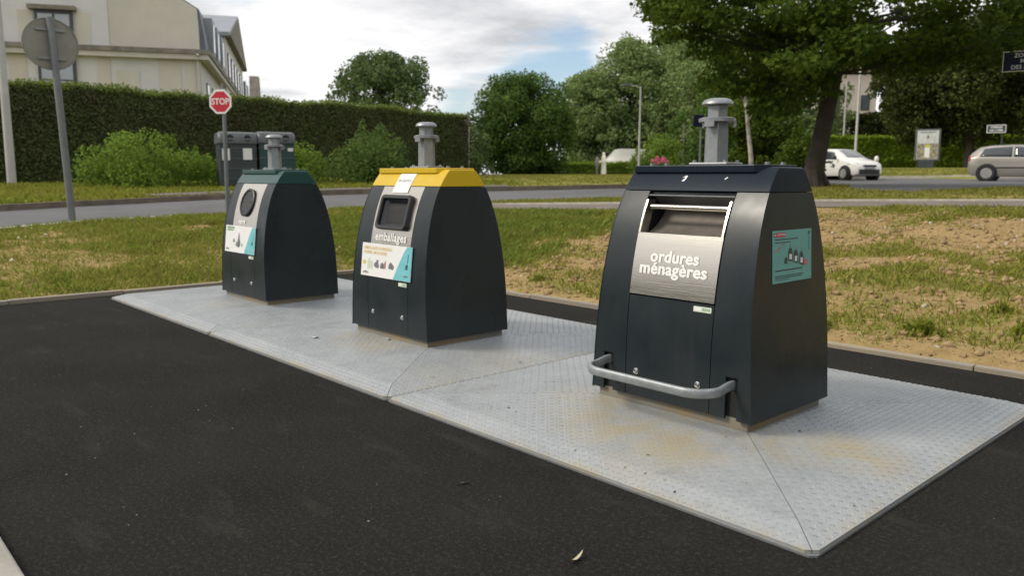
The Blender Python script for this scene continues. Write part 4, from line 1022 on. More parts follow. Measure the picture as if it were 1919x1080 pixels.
    mb = MB(); mb.add([P(a, b_, z) for a in (-.75, -.36) for b_, z in ((b0-.3, 10.6), (bm_, 13.4), (b1+.3, 10.6))], [(0, 1, 2), (5, 4, 3), (0, 3, 4, 1), (1, 4, 5, 2), (2, 5, 3, 0)]); mb.build('pediment', 'cornice_dark', wing)
    for b_ in (14, 17, 20, 23, 26, 28.6):
        for z_ in (2, 5.0, 8.0):
            f_ = blk('window', -.42, -.34, b_, b_+1.1, z_, z_+1.7, 'frame_dark', wing); blk('pane', -.44, -.415, b_+.1, b_+1.0, z_+.1, z_+1.6, 'glass', f_)
    # second block further back
    r2_ = empty('far_building', (A.x, A.y, 0), 0, 'small grey gabled block beyond the end of the cream building', 'building')
    def blk2(name, a0, a1, b0, b1, z0, z1, m_, par=r2_): return blk(name, a0, a1, b0, b1, z0, z1, m_, par)
    blk2('wall', -.3, 12, 47, 60, 1, 9.2, 'wall_white')
    mb = MB(); mb.add([P(a, b_, z) for b_ in (47, 60) for a, z in ((-.4, 9.2), (3, 12.0), (12.3, 9.2))], [(0, 1, 2), (5, 4, 3), (0, 3, 4, 1), (1, 4, 5, 2), (2, 5, 3, 0)]); mb.build('roof', 'zinc_pale', r2_)
    mb = MB(); mb.add([P(a, b_, z) for a in (-1.0, .0) for b_, z in ((48, 1), (48, 9.4), (49.5, 12.3), (52, 12.3), (54, 10.0), (54, 1))], [(0, 1, 2, 3, 4, 5), (11, 10, 9, 8, 7, 6)]+[(i, (i+1) % 6, (i+1) % 6+6, i+6) for i in range(6)]); mb.build('gable_wall', 'cornice_dark', r2_)
building()

def gpost(mb, x, y, h, r0, r1=None, seg=10, lean=(0, 0), z=None):
    z = gz(x, y) if z is None else z; mb.tube([(0, 0, -.1), (lean[0]*.5, lean[1]*.5, h*.5), (lean[0], lean[1], h)], [r0, (r0+(r1 or r0))/2, r1 or r0], seg)
# round road sign seen from behind, on a leaning post
rx, ry = -7.0, 1.42
sg = empty('road_sign', (rx, ry, gz(rx, ry)), 0, 'round road sign seen from behind on a leaning grey post', 'road sign')
Lx, Ly = -.09, -.10
mb = MB(); mb.tube([(0, 0, -.15), (Lx*.5, Ly*.5, 1.75), (Lx, Ly, 3.43)], .058, 12); mb.build('post', 'sign_post', sg, smooth=True)
dirv = (Vector((8.29, -2.29, 0))-Vector((rx, ry, 0))).normalized(); face = Vector((math.cos(math.atan2(dirv.y, dirv.x)+R(14)), math.sin(math.atan2(dirv.y, dirv.x)+R(14)), 0)).normalized()
M = Matrix.Translation(Vector((Lx, Ly, 3.00))-face*.075+Vector((0, 0, 0))) @ (face.to_track_quat('Z', 'Y').to_matrix().to_4x4())
mb = MB(); mb.lathe([(.425, -.012), (.432, -.006), (.432, .012), (.418, .014), (.416, .002), (.02, .002)], 44, M); disc = mb.build('disc', 'sign_back', sg, smooth=True)
for dz in (.23, -.24):
    mb = MB(); mb.box(-.22, .22, -.020, .020, .004, .03, M @ Matrix.Translation((0, dz, 0))); mb.build('bracket', 'galva', disc, bevel=.004)

# stop sign
sx, sy = -7.88, 4.54
st = empty('stop_sign', (sx, sy, gz(sx, sy)), 0, 'red octagonal stop sign on a grey post', 'stop sign')
dv = Vector((8.29-sx, -2.29-sy, 0)).normalized(); fa = math.atan2(dv.y, dv.x)-R(30); fd = Vector((math.cos(fa), math.sin(fa), 0))
mb = MB(); mb.tube([(0, 0, -.1), (.01, .01, 1.3), (.02, .02, 2.62)], .040, 12); mb.build('post', 'sign_post', st, smooth=True)
M = Matrix.Translation(Vector((.02, .02, 2.26))+fd*.055-Vector((-fd.y, fd.x, 0))*.05) @ fd.to_track_quat('Z', 'Y').to_matrix().to_4x4()
oc = lambda r_: [(r_*math.cos(R(22.5+45*k)), r_*math.sin(R(22.5+45*k))) for k in range(8)]
mb = MB(); mb.prism(oc(.262), -.012, .0, M); pl = mb.build('plate', 'sign_white', st, bevel=.003)
mb = MB(); mb.prism(oc(.218), .0006, .002, M); red = mb.build('red_face', 'sign_red', pl)
text_on('lettering', 'STOP', .175, lambda u, v: M @ Vector((u*.92, v, .0032)), 'sign_white', red, .02)

# tall lamp post at the far left
def lamp_post(x, y, h, label, r0=.11, arm=None, r1=.055, sleeve=True):
    o = empty('lamp_post', (x, y, gz(x, y)), 0, label, 'lamp post'); mb = MB(); mb.tube([(0, 0, -.1), (0, 0, .9), (0, 0, 1.0), (0, 0, h)], [r0*1.25, r0*1.25, r0, r1] if sleeve else [r0*1.03, r0, r0*.99, r1], 12); mb.build('pole', 'lamp_pole', o, smooth=True)
    if arm:
        a = Vector(arm); mb = MB(); mb.tube([(0, 0, h-.1), (a.x*.4, a.y*.4, h+.05), (a.x, a.y, h+.06)], .03, 8); mb.build('arm', 'lamp_pole', o, smooth=True)
        mb = MB(); d = a.normalized(); s_ = Vector((-d.y, d.x, 0))
        mb.loft([[Vector((a.x, a.y, h+.06))+d*t+s_*w_*k+Vector((0, 0, z_)) for k, z_ in ((-1, 0), (1, 0), (.6, hh_), (-.6, hh_))] for t, w_, hh_ in ((-.1, .06, .06), (.15, .16, .16), (.55, .17, .14), (.7, .05, .04))]); mb.build('lamp_head', 'bin_black', o, smooth=True)
    return o
lamp_post(-19.8, 2.95, 8.4, 'thick pale lamp post at the left edge in front of the hedge', .125, None, .085, False)

# roadside recycling banks beyond the road
def bank(x, y, rz, w, h, label, body, papers, side):
    o = empty('recycling_bank', (x, y, gz(x, y)), rz, label, 'recycling bank', 'recycling banks beside the road')
    d = 1.05; mb = MB(); mb.box(-w/2+.03, w/2-.03, -d/2+.03, d/2-.03, .06, h*.80); b_ = mb.build('body', body, o, bevel=.02)
    for k in range(4):
        mb = MB(); z_ = .25+.30*k; mb.box(-w/2+.02, w/2-.02, -d/2+.012, -d/2+.028, z_, z_+.025); mb.build('rib', 'bin_grey', b_)
    mb = MB(); sec = [(-d/2-.02, h*.79), (-d/2-.03, h*.88), (-d/2+.06, h*.97), (-d/2+.22, h), (d/2-.22, h), (d/2-.06, h*.97), (d/2+.03, h*.88), (d/2+.02, h*.79)]
    mb.loft([[Vector((x_, y_*f, h*.79+(z_-h*.79)*f)) for y_, z_ in sec] for x_, f in ((-w/2, .90), (-w/2+.07, 1.0), (w/2-.07, 1.0), (w/2, .90))]); lid = mb.build('lid', 'bin_grey', o, smooth=True)
    for x_ in (-w*.2, w*.24):
        Mi = Matrix.Translation((x_, -d/2-.020, h*.885)) @ Matrix.Rotation(R(90), 4, 'X'); mb = MB(); mb.lathe([(.10, -.01), (.10, .008), (.08, .008), (.02, .004)], 18, Mi); mb.build('inlet', 'rubber', lid, smooth=True)
    for k, (px_, pz_, pw_, ph_) in enumerate(papers):
        mb = MB(); mb.box(px_-pw_, px_+pw_, -d/2+.004, -d/2+.011, pz_-ph_, pz_+ph_); mb.build('notice', 'paper', b_)
    for sx_ in (-1, 1):
        mb = MB(); mb.box(sx_*(w/2-.12)-.05, sx_*(w/2-.12)+.05, -d/2+.04, d/2-.04, -.06, .07); mb.build('foot', 'bin_black', o)
    return o
bz = math.atan2(9.79-7.62, -15.12+15.73)
bank(-15.60, 8.15, bz, 1.12, 1.66, 'dark recycling bank with grey lid and two white notices, behind the stop sign', 'bin_black', [(-.36, .98, .11, .17), (.26, 1.0, .13, .17)], 0)
bank(-15.31, 9.25, bz, 1.12, 1.66, 'green recycling bank with grey lid beside the rounded shrub', 'bin_green', [(.40, 1.12, .08, .05)], 1)

# ------------------------------------------------------------------ middle distance
tree('spreading_tree', 'loose dark tree rising behind the clipped hedge', -43.6, 32.05, 8.9, 4.3, 'leaf_far', clump=60, leaves=20000, size=.26, z0=.22, cr=.30)
tree('round_tree', 'dense round green tree at the end of the clipped hedge', -37.7, 41.0, 7.7, 4.0, 'leaf_round', clump=110, leaves=42000, size=.23, z0=.0, cr=.30)
shrub('low_shrub', 'dark low bush at the foot of the round tree', -35.6, 42.4, 2.4, 2.4, 1.6, 'leaf_round', 2500, .18, 0, 14)
shrub('low_shrub', 'dark bush between the hedge end and the round tree', -33.5, 31.8, 3.0, 3.0, 3.4, 'leaf_far', 9000, .2, 0, 26)
WOOD = 'tall trees of the far wood'
for (x_, y_, h_, rw_, lb) in ((-45.6, 57.5, 9.8, 4.0, 'shortest grey-green tree at the left edge of the far wood'), (-44.4, 62.0, 13.2, 5.2, 'tall grey-green tree second from the left in the far wood'), (-44.0, 68.5, 15.2, 5.6, 'tallest pale tree rising at the back of the far wood'),
                             (-37.0, 64.0, 13.6, 5.4, 'grey-green tree behind the far lamp post'), (-31.0, 62.0, 13.2, 5.4, 'tree of the far wood just left of the near tree crown'), (-25.8, 59.6, 12.6, 4.6, 'tree of the far wood behind the steel mast')):
    tree('poplar_tree', lb, x_, y_, h_, rw_, 'leaf_poplar', WOOD, clump=110, leaves=30000, size=.34, z0=.0, cr=.38, shape='tall')
shrub('bright_bush', 'bright green bush below the far lamp post', -31.6, 50.6, 5.0, 4.2, 3.3, 'leaf_shrub', 12000, .20, R(40), 34)
shrub('bright_bush', 'olive bush left of the steel mast, behind the warning sign', -22.5, 47.5, 4.0, 3.4, 3.0, 'leaf_shrub_dark', 9000, .20, R(40), 26)
hedge('low_hedge', 'low clipped hedge behind the two walkers', (-40.7, 45.6), (-33.3, 54.6), 1.2, 2.32, 'leaf_shrub', 'leaf_lime', 14000, .15, core='leaf_shrub_dark', ztop1=2.5)
# pink flower bed
o = empty('flower_bush', (-28.9, 47.0, gz(-28.9, 47.0)), 0, 'clump of pink flowers left of the steel mast', 'flowers')
mb = MB()
for k in range(14): limb(mb, (random.uniform(-.3, .3), random.uniform(-.3, .3), 0), (random.uniform(-.8, .8), random.uniform(-.8, .8), 1.0), .015, .006, .1, 4, 3)
mb.build('stem', 'bark_dark', o)
crown_mesh('foliage', [((random.uniform(-.6, .6), random.uniform(-.6, .6), random.uniform(.3, .7)), (.4, .4, .3), 1) for k in range(8)], 120, .12, 'leaf_shrub_dark', o)
crown_mesh('petals', [((random.uniform(-.75, .75), random.uniform(-.75, .75), random.uniform(.85, 1.35)), (.13, .13, .09), 1) for k in range(26)], 40, .08, 'petal_pink', o)

def street_pole(name, x, y, h, r_, label, cat, m_='sign_post'):
    o = empty(name, (x, y, gz(x, y)), 0, label, cat); mb = MB(); mb.tube([(0, 0, -.1), (0, 0, h)], r_, 10); mb.build('post', m_, o, smooth=True); return o
def facing(x, y, turn=0.0):
    a = math.atan2(-2.29-y, 8.29-x)+turn; f = Vector((math.cos(a), math.sin(a), 0)); return f, f.to_track_quat('Z', 'Y').to_matrix().to_4x4()
# plain pole seen past the middle container, with a narrow edge-on plate
px_, py_ = -27.25, 26.9
o = street_pole('sign_pole', px_, py_, 3.5, .075, 'thin grey pole rising behind the yellow-topped container', 'pole', 'lamp_pole')
f, Q = facing(px_, py_, R(78)); mb = MB(); mb.box(-.35, .35, -.3, .3, -.01, .01, Matrix.Translation((0, 0, 3.2)) @ Q); mb.build('plate', 'sign_back', o)
lamp_post(-30.5, 46.4, 6.6, 'slender far lamp post in front of the wood', .075, (-.55, -.6, 0), .05)
# blue direction plate and the warning triangle near the mast
x_, y_ = -15.3, 32.2; o = street_pole('direction_sign', x_, y_, 3.2, .05, 'small dark blue direction sign beside the steel mast', 'road sign')
f, Q = facing(x_, y_, R(12)); Mq = Matrix.Translation(Vector((0, 0, 2.85))+f*.07) @ Q
mb = MB(); mb.box(-.40, .40, -.30, .30, -.012, .012, Mq); p_ = mb.build('plate', 'sign_blue', o, bevel=.004)
mb = MB(); mb.box(.04, .22, .02, .07, .0125, .014, Mq); mb.box(.04, .22, -.09, -.03, .0125, .014, Mq); mb.build('marking', 'sign_white', p_)
x_, y_ = -18.8, 35.7; o = street_pole('warning_sign', x_, y_, 2.9, .04, 'small triangular warning sign seen from behind, left of the mast', 'road sign')
f, Q = facing(x_, y_, R(8)); mb = MB(); mb.prism([(-.36, -.3), (.36, -.3), (.0, .34)], -.012, .012, Matrix.Translation(Vector((0, 0, 1.35))+f*.06) @ Q); mb.build('plate', 'sign_back', o, bevel=.004)
# leaning pale birch
o = empty('birch_tree', (-8.2, 25.3, gz(-8.2, 25.3)), 0, 'thin pale birch behind the near container', 'tree')
mb = MB(); mb.tube([(0, 0, -.1), (-.05, -.05, 1.0), (-.18, -.16, 2.2), (-.30, -.3, 3.6), (-.3, -.35, 5.2)], [.10, .085, .07, .055, .03], 9)
for k in range(9): limb(mb, (-.2, -.2, 2.2+.3*k), (random.uniform(-1.3, 1.0), random.uniform(-1.3, 1.0), 2.8+.32*k), .025, .008, .12, 5, 4)
mb.build('trunk', 'bark_pale', o, smooth=True)
crown_mesh('crown', [((random.uniform(-1.3, 1.0), random.uniform(-1.3, 1.0), random.uniform(1.9, 5.6)), (.5, .5, .36), 1) for k in range(26)], 60, .13, 'leaf_plane', o)

# walkers on the lawn
def person(x, y, label, robe, hgt_, turn, cover_mat, head_mat, long_):
    o = empty('person', (x, y, gz(x, y)-.01), math.atan2(-2.29-y, 8.29-x)+turn, label, 'person')
    J = {'pelvis': (0, 0, .53), 'waist': (0, 0, .62), 'chest': (.01, 0, .74), 'neck': (.005, 0, .845), 'head': (.012, 0, .905), 'crown': (.008, 0, .965),
         'hipl': (0, .055, .51), 'kneel': (.05, .06, .28), 'ankl': (.03, .06, .05), 'toel': (.10, .065, .015), 'hipr': (0, -.055, .51), 'kneer': (-.01, -.06, .28), 'ankr': (-.07, -.06, .05), 'toer': (0, -.065, .015),
         'shl': (0, .105, .80), 'ell': (-.02, .135, .64), 'hal': (.07, .10, .53), 'shr': (0, -.105, .80), 'elr': (-.01, -.135, .63), 'har': (.07, -.08, .55)}
    Rr = {'pelvis': .075, 'waist': .068, 'chest': .082, 'neck': .032, 'head': .052, 'crown': .036, 'hipl': .058, 'hipr': .058, 'kneel': .036, 'kneer': .036, 'ankl': .024, 'ankr': .024, 'toel': .02, 'toer': .02, 'shl': .038, 'shr': .038, 'ell': .027, 'elr': .027, 'hal': .02, 'har': .02}
    names = list(J); E_ = [('pelvis', 'waist'), ('waist', 'chest'), ('chest', 'neck'), ('neck', 'head'), ('head', 'crown'), ('pelvis', 'hipl'), ('hipl', 'kneel'), ('kneel', 'ankl'), ('ankl', 'toel'), ('pelvis', 'hipr'), ('hipr', 'kneer'), ('kneer', 'ankr'), ('ankr', 'toer'), ('chest', 'shl'), ('shl', 'ell'), ('ell', 'hal'), ('chest', 'shr'), ('shr', 'elr'), ('elr', 'har')]
    me = bpy.data.meshes.new('body'); me.from_pydata([tuple(c*hgt_ for c in J[k]) for k in names], [(names.index(a), names.index(b_)) for a, b_ in E_], []); me.update()
    ob = finish('body', me, head_mat if not robe else 'skin', o)
    sk = ob.modifiers.new('skin', 'SKIN'); sv = me.skin_vertices[0].data
    for i, k in enumerate(names): sv[i].radius = (Rr[k]*hgt_*.9,)*2; sv[i].use_root = k == 'pelvis'
    sb = ob.modifiers.new('sub', 'SUBSURF'); sb.levels = 1; sb.render_levels = 1
    # gown or coat, closed round the body, hem above the feet
    rings = []
    secs = ((.035, .115, .14), (.2, .115, .13), (.4, .105, .12), (.55, .095, .115), (.64, .09, .115), (.74, .10, .135), (.80, .085, .14), (.83, .06, .10), (.855, .036, .04)) if long_ else ((.42, .10, .115), (.55, .098, .12), (.66, .095, .125), (.75, .10, .14), (.80, .085, .14), (.83, .06, .10), (.855, .036, .04))
    for z_, a_, b2 in secs: rings.append([Vector((a_*math.cos(2*math.pi*k/18)*(1+.06*math.cos(6*math.pi*k/9)), b2*math.sin(2*math.pi*k/18), z_))*hgt_ for k in range(18)])
    mb = MB(); mb.loft(rings)
    for s_ in (1, -1):
        sh_ = Vector(J['shl' if s_ > 0 else 'shr'])*hgt_; el = Vector(J['ell' if s_ > 0 else 'elr'])*hgt_; ha = Vector(J['hal' if s_ > 0 else 'har'])*hgt_
        mb.tube([sh_, el, ha.lerp(el, .15)], [.047*hgt_, .04*hgt_, .034*hgt_], 10)
    mb.build('gown' if long_ else 'coat', cover_mat, o, smooth=True)
    if robe:
        mb = MB(); mb.lathe([(.085, .80), (.075, .845), (.058, .87), (.066, .91), (.062, .95), (.042, .985), (.012, 1.0)], 16, Matrix.Diagonal((hgt_, hgt_, hgt_, 1))); mb.build('headscarf', cover_mat, o, smooth=True)
    else:
        mb = MB(); mb.lathe([(.050, .885), (.058, .92), (.055, .955), (.036, .98), (.01, .985)], 14, Matrix.Translation((-.012*hgt_, 0, 0)) @ Matrix.Diagonal((hgt_, hgt_, hgt_, 1))); mb.build('hair', 'bark_dark', o, smooth=True)
    return o
person(-31.55, 43.55, 'person in a long pale gown and headscarf walking on the lawn', True, 1.70, R(-60), 'cloth_white', 'cloth_white', True)
person(-31.85, 43.15, 'person in grey clothes half hidden behind the walker in the pale gown', False, 1.55, R(-70), 'cloth_grey', 'cloth_grey', False)

# ------------------------------------------------------------------ vehicles
def car(x, y, rz, label, paint, kind, z=None):
    o = empty('parked_car' if kind == 'van' else 'car', (x, y, (H(x, y)+.014) if z is None else z), rz, label, 'car' if kind != 'van' else 'van')
    if kind == 'van':
        st = [(-2.5, .45, 1.25, 2.0, .88, .94, .80), (-2.45, .35, 1.25, 2.12, .92, .97, .84), (.6, .35, 1.25, 2.15, .92, .98, .84), (.95, .35, 1.25, 2.08, .92, .98, .82), (1.55, .35, 1.25, 1.42, .92, .97, .80), (2.15, .35, 1.12, 1.20, .90, .93, .76), (2.45, .40, .9, .98, .84, .86, .70)]
    elif kind == 'silver':
        st = [(-2.02, .42, .78, .84, .66, .72, .60), (-2.0, .30, .92, 1.02, .78, .82, .62), (-1.90, .24, .95, 1.16, .84, .86, .60), (-1.62, .20, .95, 1.38, .87, .875, .60), (-1.2, .19, .94, 1.45, .88, .885, .62), (-.4, .18, .93, 1.475, .885, .89, .64), (.2, .18, .92, 1.45, .885, .89, .63), (.65, .18, .915, 1.30, .885, .885, .61), (1.02, .18, .91, 1.06, .88, .88, .66), (1.22, .18, .90, .97, .875, .87, .72), (1.65, .20, .84, .90, .86, .84, .66), (1.98, .24, .70, .76, .80, .78, .58), (2.14, .32, .55, .60, .66, .66, .5)]
    else:
        st = [(-1.95, .42, .78, .86, .66, .70, .58), (-1.92, .30, .92, 1.08, .78, .80, .60), (-1.7, .22, .94, 1.38, .82, .83, .60), (-1.2, .19, .93, 1.44, .83, .84, .61), (-.3, .18, .92, 1.46, .835, .842, .62), (.25, .18, .915, 1.42, .835, .84, .60), (.62, .18, .91, 1.24, .835, .84, .58), (1.0, .18, .905, 1.03, .83, .835, .64), (1.14, .18, .89, .965, .83, .83, .70), (1.55, .19, .82, .885, .81, .80, .64), (1.82, .22, .70, .77, .76, .75, .56), (1.93, .28, .52, .60, .66, .66, .48)]
    def ring(s_):
        x_, zl, zb, zr, wl, wb, wr = s_
        half = [(wl*.55, zl-.02), (wl*.93, zl), (wl, zl+.10), (wb*1.0, (zl+zb)/2), (wb, zb-.03), (wb*.985, zb), ((wb+wr)/2, (zb+zr)/2), (wr*1.04, zr-.05), (wr*.80, zr-.006), (wr*.4, zr)]
        return [Vector((x_, y_, z_)) for y_, z_ in half]+[Vector((x_, -y_, z_)) for y_, z_ in half[::-1]]
    if kind == 'van': o.scale = (1.22, 1.22, 1.22)
    mb = MB(); mb.loft([ring(s_) for s_ in st]); body = mb.build('body', paint, o, smooth=True)
    def at(x_):
        for a, b_ in zip(st[:-1], st[1:]):
            if a[0] <= x_ <= b_[0]: t = (x_-a[0])/(b_[0]-a[0]); return [p+(q-p)*t for p, q in zip(a, b_)]
        return list(st[-1])
    def skin(x_, v, s_, l=.012):
        _, zl, zb, zr, wl, wb, wr = at(x_); z_ = zb+(zr-.05-zb)*v; y_ = wb*.985+(wr*1.04-wb*.985)*v; return Vector((x_, s_*(y_+l), z_))
    def shell(name, grid, m_, par):
        mb = MB(); nu = len(grid); nv = len(grid[0]); vs = [p for r_ in grid for p in r_]; mb.add(vs, [(i*nv+j, (i+1)*nv+j, (i+1)*nv+j+1, i*nv+j+1) for i in range(nu-1) for j in range(nv-1)])
        ob = mb.build(name, m_, par, smooth=True); sd = ob.modifiers.new('thick', 'SOLIDIFY'); sd.thickness = .012; sd.offset = 0; return ob
    if kind != 'van':
        xa, xm, xf = (-1.62, -.45, .80) if kind == 'silver' else (-1.5, -.42, .80)
        for s_ in (-1, 1):
            def pane(x0, x1, q0, q1, n_=7): return [[skin(x0+(x1-x0)*i/n_, .10+.80*j/4*(1 if True else 1), s_) for j in range(5)] for i in range(n_+1)]
            def quadpane(c00, c10, c11, c01, n_=7):
                g = []
                for i in range(n_+1):
                    t = i/n_; row = []
                    for j in range(5):
                        q = j/4; xx = (c00[0]*(1-t)+c10[0]*t)*(1-q)+(c01[0]*(1-t)+c11[0]*t)*q; vv = (c00[1]*(1-t)+c10[1]*t)*(1-q)+(c01[1]*(1-t)+c11[1]*t)*q; row.append(skin(xx, vv, s_))
                    g.append(row)
                return g
            shell('side_window', quadpane((xa, .10), (xm-.03, .08), (xm-.03, .92), (xa+.16, .86)), 'car_glass', body)
            shell('side_window', quadpane((xm+.03, .08), (xf-.05, .08), (.34, .86), (xm+.03, .92)), 'car_glass', body)
            for hx in (-.62, .35):
                mb = MB(); mb.box(hx-.09, hx+.09, s_*(.875 if kind == 'silver' else .83)-.012, s_*(.875 if kind == 'silver' else .83)+.03, .80, .835); mb.build('door_handle', paint, body, bevel=.008)
            mb = MB(); q = .885 if kind == 'silver' else .838; mb.box(-1.0, 1.0, s_*q-.01, s_*q+.014, .50, .56); mb.build('trim_strip', 'car_black' if kind == 'silver' else paint, body, bevel=.006)
            mb = MB(); mb.loft([[Vector((.72+a, s_*(.90+b_), .95+c)) for a, b_, c in ((0, 0, 0), (.08, .0, .02), (.08, .0, .14), (0, .0, .15))], [Vector((.74+a, s_*(1.06+b_), .96+c)) for a, b_, c in ((0, 0, 0), (.06, .0, .02), (.06, .0, .12), (0, .0, .13))]]); mb.build('door_mirror', paint if kind == 'silver' else 'car_black', body, bevel=.02)
            # headlight, tail light
            fx = 1.56 if kind != 'silver' else 1.66; fy = .64 if kind != 'silver' else .66
            mb = MB(); mb.lathe([(.02, -1), (.5, -.86), (.86, -.5), (1, 0), (.86, .5), (.5, .86), (.02, 1)], 16, Matrix.Translation((fx, s_*fy, .715)) @ Matrix.Rotation(R(-24)*s_, 4, 'Z') @ Matrix.Diagonal((.30, .16, .085, 1))); mb.build('headlight', 'headlight', body, smooth=True)
            mb = MB(); mb.box(-1.99, -1.80, s_*.80-.05, s_*.80+.05, .80, 1.0); mb.build('tail_light', 'tail_red', body, bevel=.03)
        # windscreen, rear window
        def span(x0, x1, n_=6, l=.012):
            g = []
            for i in range(n_+1):
                xx = x0+(x1-x0)*i/n_; _, zl, zb, zr, wl, wb, wr = at(xx); hwid = wr*.86; g.append([Vector((xx+.006, hwid*(2*j/6-1), zr-.006*(abs(2*j/6-1)**2)*6+l)) for j in range(7)])
            return g
        shell('windscreen', span(.30, .98), 'screen_sky', body)
        shell('rear_window', span(-1.90, -1.62), 'car_glass', body)
        # bumper, grille, plate at the nose
        xn = st[-1][0]; mb = MB(); hb = .78 if kind == 'silver' else .76
        mb.loft([[Vector((xn+dx, y_, z_)) for y_, z_ in ((-w_, .26), (w_, .26), (w_, .48), (-w_, .48))] for dx, w_ in ((-.30, hb+.03), (-.12, hb-.05), (.03, hb-.22))]); mb.build('bumper', 'car_black' if kind == 'white' else paint, o, bevel=.03)
        _, zl, zb, zr, wl, wb, wr = at(xn-.08)
        mb = MB(); mb.box(xn-.12, xn+.045, -.34, .34, .60, .68); mb.build('grille', 'car_black', body, bevel=.02)
        mb = MB(); mb.box(xn+.02, xn+.052, -.26, .26, .485, .585); mb.build('number_plate', 'plate_grey', body, bevel=.004)
        if kind == 'white':
            for s_ in (-1, 1):
                mb = MB(); yy = s_*.849; mb.add([Vector((xx, yy, zz_)) for xx, zz_ in ((.55, .86), (.15, .90), (-.2, .80), (.2, .78), (.42, .74), (.45, .64), (.2, .62), (.6, .56), (.62, .70), (.35, .80))], [tuple(range(10))]); mb.build('livery', 'dark_print', body)
        wheels = ((-1.28, .30), (1.28, .30)) if kind != 'silver' else ((-1.32, .315), (1.31, .315))
        tr_ = .74 if kind != 'silver' else .78
    else:
        wheels = ((-1.6, .33), (1.5, .33)); tr_ = .82
        for s_ in (-1, 1):
            mb = MB(); mb.box(-1.1, -1.08, s_*.975-.01, s_*.975+.006, .5, 1.95); mb.build('door_seam', 'car_black', body)
        mb = MB(); mb.box(-2.52, -2.49, -.6, .6, 1.3, 1.85); mb.build('rear_window', 'car_glass', body)
    for wx, wr_ in wheels:
        for s_ in (-1, 1):
            wy = s_*tr_; Mw = Matrix.Translation((wx, wy, wr_)) @ Matrix.Rotation(R(90)*s_, 4, 'X')
            # dark wheel arch, tyre, rim with spokes
            mb = MB(); mb.lathe([(wr_+.075, -.02), (wr_+.075, -.135), (wr_+.06, -.142), (.02, -.142)] if False else [(.05, .10), (wr_+.07, .10), (wr_+.07, -.118), (.05, -.118)], 24, Mw); mb.build('wheel_arch', 'car_black', body, smooth=True)
            mb = MB(); mb.lathe([(wr_*.64, .0), (wr_*.95, .01), (wr_, -.03), (wr_, -.15), (wr_*.95, -.19), (wr_*.66, -.185), (wr_*.60, -.17)], 28, Mw, cap=False); wh = mb.build('wheel', 'tyre', o, smooth=True)
            mb = MB(); mb.lathe([(wr_*.66, -.186), (wr_*.60, -.190), (wr_*.56, -.165), (.03, -.155)], 24, Mw)
            for k in range(5 if kind == 'white' else 9): mb.box(.03, wr_*.60, -.030 if kind == 'white' else -.016, .030 if kind == 'white' else .016, -.190, -.150, Mw @ Matrix.Rotation(2*math.pi*k/(5 if kind == 'white' else 9), 4, 'Z'))
            mb.build('rim', 'alloy', wh)
    return o
car(-9.49, 35.37, R(-25), 'white hatchback with dark side lettering, partly behind the near tree trunk', 'car_white', 'white')
car(-1.70, 35.28, R(12), 'silver-beige hatchback leaving the picture at the right edge', 'car_silver', 'silver')
car(-40.6, 57.2, R(47.5+180), 'white van showing above the low hedge', 'car_white', 'van', z=1.25)

# ------------------------------------------------------------------ the near broad-leaved tree
RV = Vector((.676, .737, 0)); FV = Vector((-.737, .676, 0))
te = empty('broadleaf_tree', (-2.24, 18.40, gz(-2.24, 18.40)), 0, 'large broad-leaved tree with a leaning trunk and overhanging crown', 'tree')
def tp(a, c, z): return RV*a+FV*c+Vector((0, 0, z))
mb = MB(); tz = gz(-2.11, 18.52)
tr_pts = [tp(0, 0, -.1), tp(.0, 0, .25), tp(.12, 0, 1.0), tp(.30, .05, 2.0), tp(.46, .05, 3.0), tp(.58, .1, 4.2), tp(.5, .1, 5.8), tp(.3, .1, 8.0)]
mb.tube(tr_pts, [.36, .28, .238, .215, .20, .18, .14, .05], 14)
for k in range(5):  # root flare
    a = 2*math.pi*k/5+.4; mb.tube([(.20*math.cos(a), .20*math.sin(a), .40), (.34*math.cos(a), .34*math.sin(a), .12), (.50*math.cos(a), .50*math.sin(a), -.10)], [.09, .08, .04], 7)
cl = []
lowb = [(-4.6, 4.55), (-3.4, 3.55), (-2.6, 2.65), (-1.6, 1.9), (-.8, 1.55), (.2, 2.85), (1.0, 3.05), (1.7, 2.95), (2.4, 2.8), (3.4, 2.85), (5.0, 2.9), (6.5, 3.4)]
for k in range(235):
    a = random.uniform(-3.9, 6.2); c = random.uniform(-3.6, 3.2)
    zl = float(np.interp(a, [p[0] for p in lowb], [p[1] for p in lowb]))-.25+.18*abs(c)
    if (a/6)**2+(c/4.2)**2 > 1.0: continue
    z_ = zl+.45+random.random()**1.5*4.6*(1-.45*(abs(a-.6)/6)**2)
    sz = random.uniform(.5, .95); cl.append((tuple(tp(a, c, z_)), (sz, sz, sz*random.uniform(.34, .52)), sz*sz))
    if k % 6 == 0: limb(mb, tr_pts[random.choice((4, 5, 5, 6))], tp(a, c, z_), .038, .008, .25, 6, 8, sag=.02)
for a, z_, s_ in ((-4.35, 4.75, .5), (-4.0, 4.35, .42), (-3.7, 4.9, .6), (-3.2, 4.0, .5), (-2.6, 3.2, .6), (-1.9, 2.6, .6), (-1.3, 2.1, .5)):
    c = random.uniform(-.8, .8); cl.append((tuple(tp(a, c, z_)), (s_, s_, s_*.4), s_*s_*1.3)); limb(mb, tr_pts[4], tp(a, c, z_), .07, .010, .08, 6, 6, sag=.02)
mb.build('trunk', 'bark', te, smooth=True)
crown_mesh('crown', cl, 360, .150, 'leaf_plane', te, bias=.15, upb=.9, aspect=.80, shell=.35)

